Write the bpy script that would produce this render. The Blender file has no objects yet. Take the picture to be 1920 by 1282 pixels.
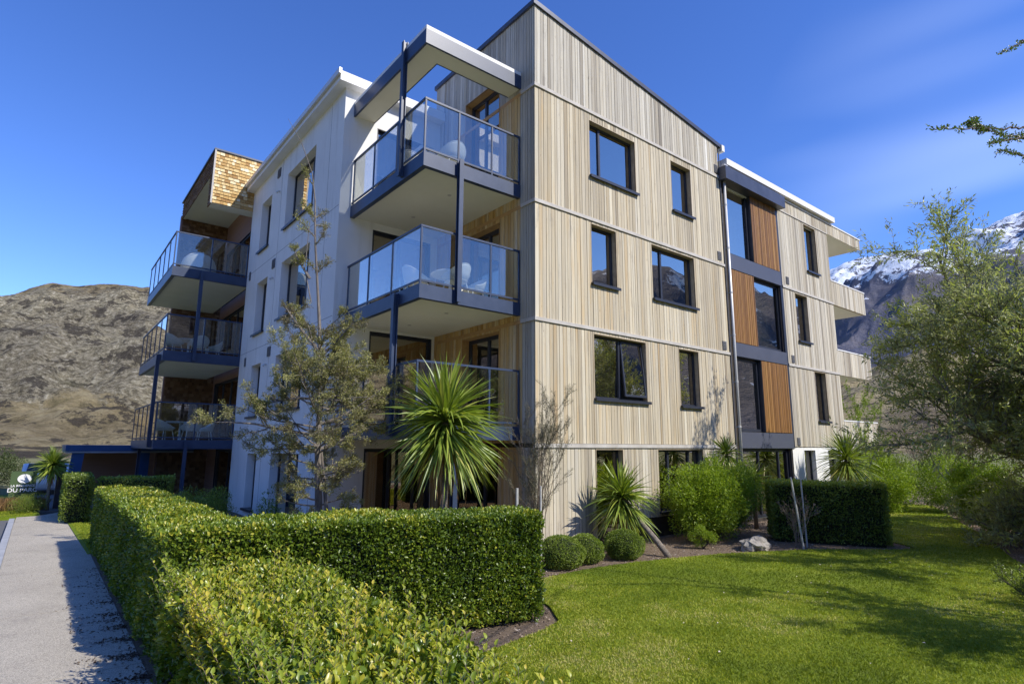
import bpy, math, random
import numpy as np
from mathutils import Vector, Matrix

# ------------------------------------------------------------------ camera, light, exposure
scn = bpy.context.scene
COL = scn.collection
PI = math.pi
YAW, PITCH, ROLL, FPX = 0.675045934, 0.176459335, -0.0046310793, 1092.99318
CAM = Vector((-8.63954613, -9.94092619, 2.30237775))
_f = Vector((math.sin(YAW)*math.cos(PITCH), math.cos(YAW)*math.cos(PITCH), math.sin(PITCH)))
_r = Vector((math.cos(YAW), -math.sin(YAW), 0)); _d = _f.cross(_r)
_c, _s = math.cos(ROLL), math.sin(ROLL)
_R, _D = _c*_r+_s*_d, -_s*_r+_c*_d
camd = bpy.data.cameras.new('camera'); cam = bpy.data.objects.new('camera', camd); COL.objects.link(cam)
camd.sensor_width = 36; camd.lens = FPX/1920*36; camd.clip_start = .05; camd.clip_end = 20000
m = Matrix((_R, -_D, -_f)).transposed().to_4x4(); m.translation = CAM
cam.matrix_world = m
scn.camera = cam
scn.view_settings.view_transform = 'Standard'; scn.view_settings.look = 'None'
scn.view_settings.exposure = 0.95; scn.view_settings.gamma = 1.0

SUN = Vector((.435, -1.01, 1.0)).normalized()
sun_el = math.asin(SUN.z); sun_az = math.atan2(SUN.x, SUN.y)
W = bpy.data.worlds.new("World"); scn.world = W; W.use_nodes = True
wt = W.node_tree; wn = wt.nodes; wl = wt.links
sky = wn.new('ShaderNodeTexSky'); sky.sky_type = 'NISHITA'; sky.sun_disc = False
sky.sun_elevation = sun_el; sky.sun_rotation = sun_az % (2*PI)
sky.air_density = 1.0; sky.dust_density = 0.0; sky.ozone_density = 4.0; sky.altitude = 1500
hs = wn.new('ShaderNodeHueSaturation'); hs.inputs['Saturation'].default_value = 1.2; hs.inputs['Value'].default_value = 0.88
hs.inputs['Hue'].default_value = 0.516
wl.new(sky.outputs[0], hs.inputs['Color'])
# thin high cirrus low in the east
tc = wn.new('ShaderNodeTexCoord'); mp = wn.new('ShaderNodeMapping'); mp.inputs['Scale'].default_value = (.9, .9, 6.5); mp.inputs['Rotation'].default_value = (.35, .3, .5)
wl.new(tc.outputs['Generated'], mp.inputs['Vector'])
nz = wn.new('ShaderNodeTexNoise'); nz.inputs['Scale'].default_value = 1.3; nz.inputs['Detail'].default_value = 2; nz.inputs['Roughness'].default_value = .55
wl.new(mp.outputs[0], nz.inputs['Vector'])
cr = wn.new('ShaderNodeValToRGB'); cr.color_ramp.elements[0].position = .45; cr.color_ramp.elements[1].position = .75
wl.new(nz.outputs['Fac'], cr.inputs['Fac'])
dp = wn.new('ShaderNodeVectorMath'); dp.operation = 'DOT_PRODUCT'
dp.inputs[1].default_value = Vector((math.sin(1.42)*.93, math.cos(1.42)*.93, .36)).normalized()
wl.new(tc.outputs['Generated'], dp.inputs[0])
mr = wn.new('ShaderNodeMapRange'); mr.inputs['From Min'].default_value = .95; mr.inputs['From Max'].default_value = 1.0
wl.new(dp.outputs['Value'], mr.inputs['Value'])
mm = wn.new('ShaderNodeMath'); mm.operation = 'MULTIPLY'; wl.new(cr.outputs['Color'], mm.inputs[0]); wl.new(mr.outputs[0], mm.inputs[1])
mm2 = wn.new('ShaderNodeMath'); mm2.operation = 'MULTIPLY'; wl.new(mm.outputs[0], mm2.inputs[0]); mm2.inputs[1].default_value = .16
mx = wn.new('ShaderNodeMixRGB'); mx.inputs['Color2'].default_value = (5.2, 6.0, 7.6, 1)
wl.new(mm2.outputs[0], mx.inputs['Fac']); wl.new(hs.outputs[0], mx.inputs['Color1'])
wl.new(mx.outputs[0], wn['Background'].inputs['Color']); wn['Background'].inputs['Strength'].default_value = 0.15
sund = bpy.data.lights.new('sun', 'SUN'); sund.energy = 2.75; sund.angle = math.radians(.5); sund.color = (1, .945, .86)
suno = bpy.data.objects.new('sun', sund); COL.objects.link(suno)
suno.rotation_euler = SUN.to_track_quat('Z', 'Y').to_euler()
scn.cycles.max_bounces = 8; scn.cycles.transparent_max_bounces = 24
scn.cycles.use_adaptive_sampling = True

# ------------------------------------------------------------------ materials
def newmat(name):
    mt = bpy.data.materials.new(name); mt.use_nodes = True
    nt = mt.node_tree; return mt, nt, nt.nodes['Principled BSDF'], nt.nodes['Material Output']
def N(nt, t, **kw):
    n = nt.nodes.new(t)
    for k, v in kw.items():
        if k in n.inputs: n.inputs[k].default_value = v
        else: setattr(n, k, v)
    return n
def ramp(nt, fac, stops):
    r = nt.nodes.new('ShaderNodeValToRGB'); e = r.color_ramp.elements
    e[0].position, e[0].color = stops[0][0], (*stops[0][1], 1); e[1].position, e[1].color = stops[-1][0], (*stops[-1][1], 1)
    for p, c in stops[1:-1]: q = e.new(p); q.color = (*c, 1)
    nt.links.new(fac, r.inputs['Fac']); return r.outputs['Color']
def coords(nt, scale=(1, 1, 1), kind='Object'):
    t = nt.nodes.new('ShaderNodeTexCoord'); mpn = nt.nodes.new('ShaderNodeMapping'); mpn.inputs['Scale'].default_value = scale
    nt.links.new(t.outputs[kind], mpn.inputs['Vector']); return mpn.outputs[0]
def noise(nt, vec, scale, detail=4, rough=.6):
    n = N(nt, 'ShaderNodeTexNoise'); n.inputs['Scale'].default_value = scale; n.inputs['Detail'].default_value = detail; n.inputs['Roughness'].default_value = rough
    nt.links.new(vec, n.inputs['Vector']); return n.outputs['Fac']
def mixc(nt, fac, a, b, mode='MIX'):
    n = nt.nodes.new('ShaderNodeMixRGB'); n.blend_type = mode
    for i, v in ((0, fac), (1, a), (2, b)):
        if isinstance(v, (int, float)): n.inputs[i].default_value = v
        elif isinstance(v, tuple): n.inputs[i].default_value = (*v, 1)
        else: nt.links.new(v, n.inputs[i])
    return n.outputs[0]
def bump(nt, bs, h, strength=.3, dist=.01):
    b = nt.nodes.new('ShaderNodeBump'); b.inputs['Strength'].default_value = strength; b.inputs['Distance'].default_value = dist
    nt.links.new(h, b.inputs['Height']); nt.links.new(b.outputs[0], bs.inputs['Normal'])
def simple(name, c1, c2, scale=3, rough=.6, metal=0, bs_=.2, bd=.004, spec=.5, stretch=(1, 1, 1), detail=5):
    mt, nt, bs, out = newmat(name); v = coords(nt, stretch); f = noise(nt, v, scale, detail)
    nt.links.new(ramp(nt, f, [(.3, c1), (.7, c2)]), bs.inputs['Base Color'])
    bs.inputs['Roughness'].default_value = rough; bs.inputs['Metallic'].default_value = metal; bs.inputs['Specular IOR Level'].default_value = spec
    if bs_: bump(nt, bs, noise(nt, v, scale*9, 3), bs_, bd)
    return mt
M = {}
M['steel'] = simple('painted_steel', (.022, .040, .085), (.044, .064, .115), 2.5, .42, 0, .08, .002)
M['frame'] = simple('window_frame_paint', (.022, .026, .038), (.034, .038, .052), 3, .4, 0, 0)
M['flash'] = simple('roof_flashing', (.05, .056, .075), (.09, .096, .12), 1.5, .38, .3, .05)
M['spandrel'] = simple('spandrel_panel', (.068, .075, .1), (.085, .092, .12), 1.2, .45, 0, .05)
M['plaster'] = simple('white_plaster', (.74, .735, .70), (.82, .815, .78), .8, .85, 0, .25, .003, .2)
M['trim'] = simple('pale_trim', (.42, .385, .33), (.56, .53, .47), 2.5, .7, 0, .1)
M['white'] = simple('white_fascia', (.74, .73, .70), (.82, .81, .78), 1.2, .6, 0, .05)
M['soffit'] = simple('cream_soffit', (.70, .67, .54), (.76, .73, .60), .9, .8, 0, .1, .002, .2)
M['lining'] = simple('reveal_lining', (.30, .235, .15), (.44, .36, .24), 6, .7, 0, .1)
M['lining2'] = simple('cedar_reveal_lining', (.42, .24, .09), (.52, .32, .13), 6, .65, 0, .1)
M['pipe'] = simple('pipe_paint', (.60, .59, .55), (.70, .69, .65), 2, .4, .2, 0)
M['vent'] = simple('vent_louvre', (.10, .10, .105), (.16, .16, .165), 5, .6)
M['backing'] = simple('dark_backing', (.03, .022, .016), (.05, .04, .03), 5, .9, 0, 0)
M['concrete'] = simple('concrete', (.30, .31, .33), (.42, .43, .44), 2, .9, 0, .4, .004, .2)
M['interior'] = simple('interior_wall', (.34, .33, .30), (.40, .39, .36), 1, .9, 0, 0)
M['curtain'] = simple('curtain_fabric', (.40, .42, .43), (.60, .62, .62), 14, .9, 0, .3, .01, .1, (1, 1, .05))
M['wicker'] = simple('white_wicker', (.62, .62, .58), (.76, .76, .72), 40, .6, 0, .6, .004)
M['tabletop'] = simple('table_laminate', (.68, .68, .64), (.76, .76, .72), 3, .4, 0, 0)
M['cushion'] = simple('cushion_cloth', (.55, .53, .48), (.64, .62, .56), 12, .9, 0, .3)
M['bark'] = simple('grey_bark', (.12, .10, .085), (.30, .27, .235), 14, .9, 0, .8, .008, .2, (1, 1, .3))
M['darkbark'] = simple('dark_bark', (.045, .035, .028), (.14, .115, .09), 16, .9, 0, .6, .006, .2, (1, 1, .4))
M['twig'] = simple('brown_twig', (.16, .115, .08), (.30, .23, .17), 10, .9, 0, 0)
M['palmtrunk'] = simple('cordyline_trunk', (.15, .12, .09), (.36, .31, .25), 22, .95, 0, .9, .012, .2, (1, 1, 2))
M['stake'] = simple('weathered_stake', (.38, .37, .34), (.55, .54, .50), 8, .8, 0, .3)
M['rock'] = simple('rock', (.20, .18, .155), (.42, .39, .34), 5, .95, 0, 1.0, .02, .2)
M['blue'] = simple('blue_paint', (.014, .06, .17), (.022, .085, .23), 2, .5, 0, .05)
M['brown'] = simple('brown_boards', (.24, .135, .10), (.32, .19, .14), 3, .7, 0, .3, .004, .3, (.3, .3, 8))
M['signgreen'] = simple('sign_green', (.06, .10, .035), (.07, .115, .04), 2, .5, 0, 0)
M['signwhite'] = simple('sign_white', (.80, .80, .78), (.84, .84, .82), 2, .5, 0, 0)
M['carwhite'] = simple('car_paint', (.78, .78, .78), (.80, .80, .80), 2, .2, 0, 0)
M['carglass'] = simple('car_glass', (.02, .025, .03), (.03, .035, .04), 2, .08, 0, 0)
M['tyre'] = simple('tyre_rubber', (.02, .02, .02), (.035, .035, .035), 9, .8)
M['redlight'] = simple('tail_light_red', (.5, .02, .02), (.6, .03, .03), 2, .2, 0, 0)
M['yellowart'] = simple('yellow_print', (.55, .36, .06), (.60, .40, .08), 2, .6, 0, 0)
M['darkprint'] = simple('dark_print', (.05, .03, .02), (.06, .04, .03), 2, .6, 0, 0)
M['redprint'] = simple('red_print', (.30, .03, .02), (.34, .04, .03), 2, .6, 0, 0)
M['sofa'] = simple('navy_cloth', (.03, .05, .13), (.05, .07, .17), 12, .9)

def plaster_mat():
    mt, nt, bs, out = newmat('white_plaster_weathered'); v = coords(nt); c = ramp(nt, noise(nt, v, .8, 5), [(.3, (.74, .735, .70)), (.7, (.82, .815, .78))])
    st = noise(nt, coords(nt, (2.2, 2.2, .25)), 1.5, 6, .7); c = mixc(nt, ramp(nt, st, [(.54, (0, 0, 0)), (.75, (.5, .5, .5))]), c, (.50, .48, .43))
    nt.links.new(c, bs.inputs['Base Color']); bs.inputs['Roughness'].default_value = .85; bs.inputs['Specular IOR Level'].default_value = .2; bump(nt, bs, noise(nt, v, 30, 4), .3, .003); return mt
M['plaster'] = plaster_mat()
def timber_mat():
    mt, nt, bs, out = newmat('weathered_timber_boards'); L = nt.links
    at = N(nt, 'ShaderNodeAttribute', attribute_name='tone'); aw = N(nt, 'ShaderNodeAttribute', attribute_name='weather'); ao = N(nt, 'ShaderNodeAttribute', attribute_name='offs')
    t = nt.nodes.new('ShaderNodeTexCoord')
    cb = nt.nodes.new('ShaderNodeCombineXYZ'); L.new(ao.outputs['Fac'], cb.inputs[2])
    ad = N(nt, 'ShaderNodeVectorMath', operation='ADD'); L.new(t.outputs['Object'], ad.inputs[0]); L.new(cb.outputs[0], ad.inputs[1])
    mpn = nt.nodes.new('ShaderNodeMapping'); mpn.inputs['Scale'].default_value = (34, 34, .9); L.new(ad.outputs[0], mpn.inputs['Vector'])
    g = noise(nt, mpn.outputs[0], 1, 5, .65)
    mp2 = nt.nodes.new('ShaderNodeMapping'); mp2.inputs['Scale'].default_value = (7, 7, .55); L.new(ad.outputs[0], mp2.inputs['Vector'])
    s = noise(nt, mp2.outputs[0], 1, 3, .6)
    warm = ramp(nt, at.outputs['Fac'], [(0, (.42, .235, .075)), (.3, (.54, .33, .115)), (.65, (.62, .41, .16)), (1, (.68, .49, .23))])
    grey = ramp(nt, at.outputs['Fac'], [(0, (.25, .225, .185)), (.25, (.38, .345, .28)), (.6, (.53, .495, .41)), (.88, (.66, .625, .53)), (1, (.80, .77, .68))])
    pale = ramp(nt, at.outputs['Fac'], [(0, (.36, .29, .19)), (.25, (.48, .405, .275)), (.6, (.60, .525, .375)), (.88, (.70, .63, .47)), (1, (.80, .75, .62))])
    a = mixc(nt, N(nt, 'ShaderNodeMapRange').outputs[0], warm, pale)
    m1 = nt.nodes.new('ShaderNodeMapRange'); m1.inputs['From Min'].default_value = 0; m1.inputs['From Max'].default_value = .5
    m2 = nt.nodes.new('ShaderNodeMapRange'); m2.inputs['From Min'].default_value = .5; m2.inputs['From Max'].default_value = 1
    w2 = N(nt, 'ShaderNodeMath', operation='MULTIPLY_ADD'); L.new(s, w2.inputs[0]); w2.inputs[1].default_value = .9; 
    w3 = N(nt, 'ShaderNodeMath', operation='SUBTRACT'); L.new(aw.outputs['Fac'], w3.inputs[0]); w3.inputs[1].default_value = .45; L.new(w3.outputs[0], w2.inputs[2])
    L.new(w2.outputs[0], m1.inputs['Value']); L.new(w2.outputs[0], m2.inputs['Value'])
    c = mixc(nt, m1.outputs[0], warm, pale); c = mixc(nt, m2.outputs[0], c, grey)
    gr = ramp(nt, g, [(.25, (.62, .60, .57)), (.5, (.95, .95, .95)), (.75, (1.12, 1.12, 1.12))])
    c = mixc(nt, .75, c, gr, 'MULTIPLY')
    # dark water stains under bands and ends of boards
    v = coords(nt, (3.0, 3.0, .7)); st = noise(nt, v, 1.6, 5, .7)
    c = mixc(nt, ramp(nt, st, [(.56, (0, 0, 0)), (.76, (.55, .55, .55))]), c, (.20, .175, .15))
    kn = noise(nt, coords(nt, (11, 11, 3.2)), 1.6, 2, .5); c = mixc(nt, ramp(nt, kn, [(.70, (0, 0, 0)), (.76, (.6, .6, .6))]), c, (.16, .11, .07))
    L.new(c, bs.inputs['Base Color']); bs.inputs['Roughness'].default_value = .8; bs.inputs['Specular IOR Level'].default_value = .2
    bump(nt, bs, g, .35, .003)
    return mt
M['timber'] = timber_mat()
def slat_mat():
    mt, nt, bs, out = newmat('oiled_cedar_slats'); L = nt.links
    at = N(nt, 'ShaderNodeAttribute', attribute_name='tone')
    c = ramp(nt, at.outputs['Fac'], [(0, (.17, .075, .018)), (.5, (.29, .135, .03)), (1, (.42, .22, .055))])
    v = coords(nt, (30, 30, .8)); g = noise(nt, v, 1, 4)
    c = mixc(nt, .7, c, ramp(nt, g, [(.3, (.6, .6, .6)), (.7, (1.1, 1.1, 1.1))]), 'MULTIPLY')
    L.new(c, bs.inputs['Base Color']); bs.inputs['Roughness'].default_value = .55; bump(nt, bs, g, .3, .002)
    return mt
M['slats'] = slat_mat()
def shingle_mat():
    mt, nt, bs, out = newmat('cedar_shingles'); L = nt.links
    at = N(nt, 'ShaderNodeAttribute', attribute_name='tone'); aw = N(nt, 'ShaderNodeAttribute', attribute_name='weather')
    c = ramp(nt, at.outputs['Fac'], [(0, (.32, .17, .05)), (.3, (.52, .33, .11)), (.7, (.66, .48, .21)), (1, (.84, .74, .48))])
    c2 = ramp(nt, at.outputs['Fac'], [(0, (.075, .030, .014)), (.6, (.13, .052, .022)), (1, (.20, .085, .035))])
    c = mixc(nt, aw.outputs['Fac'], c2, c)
    L.new(c, bs.inputs['Base Color']); bs.inputs['Roughness'].default_value = .8
    v = coords(nt, (30, 30, 2)); bump(nt, bs, noise(nt, v, 1, 4), .4, .004)
    return mt
M['shingle'] = shingle_mat()
def glass_mat(name, refl=.32, tint=(.5, .56, .6), gl=(.95, .98, 1.0), rough=0.0, wav=.0):
    mt, nt, bs, out = newmat(name); L = nt.links
    nt.nodes.remove(bs)
    tr = N(nt, 'ShaderNodeBsdfTransparent', Color=(*tint, 1)); g = N(nt, 'ShaderNodeBsdfGlossy', Color=(*gl, 1), Roughness=rough)
    fr = N(nt, 'ShaderNodeLayerWeight', Blend=.5)
    mrn = nt.nodes.new('ShaderNodeMapRange'); mrn.inputs['From Min'].default_value = 0; mrn.inputs['From Max'].default_value = 1
    mrn.inputs['To Min'].default_value = refl; mrn.inputs['To Max'].default_value = 1
    p = N(nt, 'ShaderNodeMath', operation='POWER'); L.new(fr.outputs['Facing'], p.inputs[0]); p.inputs[1].default_value = 2.2
    L.new(p.outputs[0], mrn.inputs['Value'])
    mxs = nt.nodes.new('ShaderNodeMixShader'); L.new(mrn.outputs[0], mxs.inputs[0]); L.new(tr.outputs[0], mxs.inputs[1]); L.new(g.outputs[0], mxs.inputs[2])
    if wav:
        b = nt.nodes.new('ShaderNodeBump'); b.inputs['Strength'].default_value = wav; b.inputs['Distance'].default_value = .02
        L.new(noise(nt, coords(nt), .9, 1), b.inputs['Height']); L.new(b.outputs[0], g.inputs['Normal'])
    L.new(mxs.outputs[0], out.inputs['Surface'])
    return mt
M['glass'] = glass_mat('window_glass', .40, (.50, .54, .54), (.96, .87, .74), 0, .12)
M['railglass'] = glass_mat('balustrade_glass', .10, (.86, .89, .89), (1, .95, .88))
def leaf_mat(name, stops, rough=.42, trans=.3, spec=.5, tcol=None):
    mt, nt, bs, out = newmat(name); L = nt.links
    at = N(nt, 'ShaderNodeAttribute', attribute_name='tone')
    c = ramp(nt, at.outputs['Fac'], stops)
    L.new(c, bs.inputs['Base Color']); bs.inputs['Roughness'].default_value = rough; bs.inputs['Specular IOR Level'].default_value = spec
    tl = nt.nodes.new('ShaderNodeBsdfTranslucent'); L.new(mixc(nt, 1.0, c, tcol or (1.25, 1.3, .55), 'MULTIPLY'), tl.inputs['Color'])
    ms = nt.nodes.new('ShaderNodeMixShader'); ms.inputs[0].default_value = trans
    L.new(bs.outputs[0], ms.inputs[1]); L.new(tl.outputs[0], ms.inputs[2]); L.new(ms.outputs[0], out.inputs['Surface'])
    return mt
M['hedge'] = leaf_mat('hedge_leaf', [(0, (.06, .10, .012)), (.4, (.12, .19, .018)), (.75, (.21, .28, .026)), (.93, (.34, .38, .035)), (1, (.46, .43, .05))], .33, .3, .6)
M['hedgedark'] = leaf_mat('dark_hedge_leaf', [(0, (.08, .12, .018)), (.6, (.20, .27, .04)), (1, (.36, .42, .08))], .36, .38, .6)
M['shoot'] = leaf_mat('young_shoot_leaf', [(0, (.13, .20, .018)), (.45, (.28, .35, .03)), (.85, (.48, .49, .045)), (1, (.62, .52, .06))], .33, .35, .6)
M['cord'] = leaf_mat('cordyline_blade', [(0, (.08, .13, .02)), (.45, (.23, .31, .04)), (.8, (.40, .46, .08)), (1, (.60, .56, .16))], .36, .25, .6)
M['conifer'] = leaf_mat('olive_needle', [(0, (.24, .20, .14)), (.3, (.23, .22, .10)), (.7, (.35, .35, .12)), (1, (.50, .47, .18))], .6, .25, .3)
M['box'] = leaf_mat('box_ball_leaf', [(0, (.10, .15, .02)), (.6, (.22, .30, .035)), (1, (.35, .42, .06))], .4, .3, .5)
M['bright'] = leaf_mat('bright_shrub_leaf', [(0, (.12, .19, .02)), (.5, (.24, .34, .03)), (1, (.40, .48, .05))], .45, .4, .4)
M['willow'] = leaf_mat('grey_green_leaf', [(0, (.15, .165, .075)), (.5, (.30, .33, .14)), (.85, (.46, .48, .22)), (1, (.50, .56, .10))], .4, .4, .5, (1.1, 1.15, .8))
M['farleaf'] = leaf_mat('far_tree_leaf', [(0, (.05, .07, .02)), (1, (.12, .16, .05))], .6, .25, .3)
M['olive'] = leaf_mat('wiry_shrub_leaf', [(0, (.10, .105, .075)), (1, (.20, .20, .13))], .6, .2, .3)
M['drygrass'] = leaf_mat('dry_grass_blade', [(0, (.26, .15, .07)), (1, (.46, .30, .15))], .7, .3, .2)
M['grass'] = leaf_mat('grass_blade', [(0, (.15, .20, .012)), (.5, (.29, .335, .022)), (.9, (.43, .44, .05)), (1, (.55, .50, .17))], .55, .3, .3)
M['litter'] = leaf_mat('dead_leaf', [(0, (.06, .04, .03)), (.6, (.12, .08, .055)), (1, (.26, .2, .15))], .8, .1, .2)
M['chip'] = leaf_mat('bark_chip', [(0, (.13, .09, .06)), (.6, (.30, .23, .17)), (1, (.55, .47, .38))], .9, .0, .2)
def lawn_mat():
    mt, nt, bs, out = newmat('lawn_turf'); v = coords(nt)
    big = noise(nt, v, .55, 5, .6); sm = noise(nt, v, 22, 6, .75)
    c = ramp(nt, big, [(.3, (.11, .165, .010)), (.5, (.16, .22, .015)), (.7, (.22, .265, .03))])
    c = mixc(nt, .8, c, ramp(nt, sm, [(.25, (.45, .48, .42)), (.5, (.95, .95, .9)), (.75, (1.3, 1.3, 1.3))]), 'MULTIPLY')
    nt.links.new(c, bs.inputs['Base Color']); bs.inputs['Roughness'].default_value = .8; bs.inputs['Specular IOR Level'].default_value = .15
    bump(nt, bs, sm, .9, .03); return mt
M['lawn'] = lawn_mat()
def path_mat():
    mt, nt, bs, out = newmat('pavement_concrete'); v = coords(nt)
    sp = noise(nt, v, 95, 3, .8); big = noise(nt, v, .8, 4)
    c = ramp(nt, big, [(.3, (.38, .34, .27)), (.7, (.47, .425, .34))])
    c = mixc(nt, .85, c, ramp(nt, sp, [(.36, (.35, .35, .36)), (.5, (.95, .95, .95)), (.66, (1.6, 1.58, 1.5))]), 'MULTIPLY')
    c = mixc(nt, ramp(nt, noise(nt, v, 2.2, 6, .7), [(.56, (0, 0, 0)), (.70, (.5, .5, .5))]), c, (.20, .18, .15))
    nt.links.new(c, bs.inputs['Base Color']); bs.inputs['Roughness'].default_value = .9; bump(nt, bs, sp, .7, .006); return mt
M['path'] = path_mat()
M['asphalt'] = simple('asphalt', (.10, .10, .10), (.16, .158, .155), 60, .9, 0, .6, .004, .3)
M['soil'] = simple('bark_mulch', (.16, .115, .075), (.34, .26, .19), 30, .95, 0, 1.0, .02, .1)
M['ground'] = simple('dry_ground', (.12, .13, .05), (.24, .22, .11), .2, .95, 0, .4, .02, .1)
def rockhill_mat():
    mt, nt, bs, out = newmat('rocky_tussock_hillside'); L = nt.links; v = coords(nt)
    vd = N(nt, 'ShaderNodeVectorMath', operation='ADD')
    nn = N(nt, 'ShaderNodeTexNoise'); nn.inputs['Scale'].default_value = .02; nn.inputs['Detail'].default_value = 6; L.new(v, nn.inputs['Vector'])
    sc_ = N(nt, 'ShaderNodeVectorMath', operation='SCALE'); L.new(nn.outputs['Color'], sc_.inputs[0]); sc_.inputs['Scale'].default_value = 14
    L.new(v, vd.inputs[0]); L.new(sc_.outputs[0], vd.inputs[1])
    a = noise(nt, vd.outputs[0], .035, 9, .72); b = noise(nt, vd.outputs[0], .16, 9, .8); cc = noise(nt, vd.outputs[0], .55, 6, .8)
    grass = ramp(nt, b, [(.38, (.21, .175, .09)), (.5, (.34, .275, .15)), (.62, (.45, .38, .22))])
    rock = ramp(nt, cc, [(.34, (.07, .06, .042)), (.44, (.20, .175, .115)), (.54, (.34, .30, .20)), (.66, (.60, .55, .42))])
    bushc = ramp(nt, cc, [(.3, (.045, .04, .032)), (.7, (.09, .075, .06))])
    at = N(nt, 'ShaderNodeAttribute', attribute_name='rock')
    s = N(nt, 'ShaderNodeMath', operation='MULTIPLY_ADD'); L.new(a, s.inputs[0]); s.inputs[1].default_value = 2.6; 
    s0 = N(nt, 'ShaderNodeMath', operation='ADD'); L.new(at.outputs['Fac'], s0.inputs[0]); s0.inputs[1].default_value = -1.55; L.new(s0.outputs[0], s.inputs[2])
    c = mixc(nt, ramp(nt, s.outputs[0], [(.42, (0, 0, 0)), (.55, (1, 1, 1))]), grass, rock)
    b2 = noise(nt, vd.outputs[0], .075, 8, .75)
    c = mixc(nt, ramp(nt, b2, [(.53, (0, 0, 0)), (.56, (.85, .85, .85))]), c, bushc)
    gr = noise(nt, v, .02, 3); c = mixc(nt, .8, c, ramp(nt, noise(nt, v, .012, 6, .7), [(.35, (.6, .58, .6)), (.5, (1, 1, 1)), (.65, (1.4, 1.38, 1.3))]), 'MULTIPLY')
    c = mixc(nt, ramp(nt, gr, [(.66, (0, 0, 0)), (.74, (.5, .5, .5))]), c, (.10, .10, .035))
    L.new(c, bs.inputs['Base Color']); bs.inputs['Roughness'].default_value = .95; bs.inputs['Specular IOR Level'].default_value = .1
    bump(nt, bs, cc, 1.0, 2.5); return mt
M['rockhill'] = rockhill_mat()
def mountain_mat():
    mt, nt, bs, out = newmat('snow_topped_mountain'); L = nt.links; v = coords(nt)
    a = noise(nt, v, .004, 10, .7); b = noise(nt, v, .014, 8, .75)
    land = ramp(nt, a, [(.35, (.085, .095, .145)), (.5, (.12, .12, .155)), (.65, (.19, .165, .15))])  # bluish slopes: distant haze mixed into the land colour, no air volume
    land = mixc(nt, .6, land, ramp(nt, b, [(.3, (.5, .52, .6)), (.7, (1.2, 1.2, 1.2))]), 'MULTIPLY')
    at = N(nt, 'ShaderNodeAttribute', attribute_name='rock')
    s = N(nt, 'ShaderNodeMath', operation='MULTIPLY_ADD'); L.new(b, s.inputs[0]); s.inputs[1].default_value = 2.8
    L.new(at.outputs['Fac'], s.inputs[2])
    c = mixc(nt, ramp(nt, s.outputs[0], [(.985, (0, 0, 0)), (1.0, (1, 1, 1))]), land, (.80, .84, .90))
    L.new(c, bs.inputs['Base Color']); bs.inputs['Roughness'].default_value = .9; bump(nt, bs, b, 1.0, 25); return mt
M['mountain'] = mountain_mat()

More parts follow.
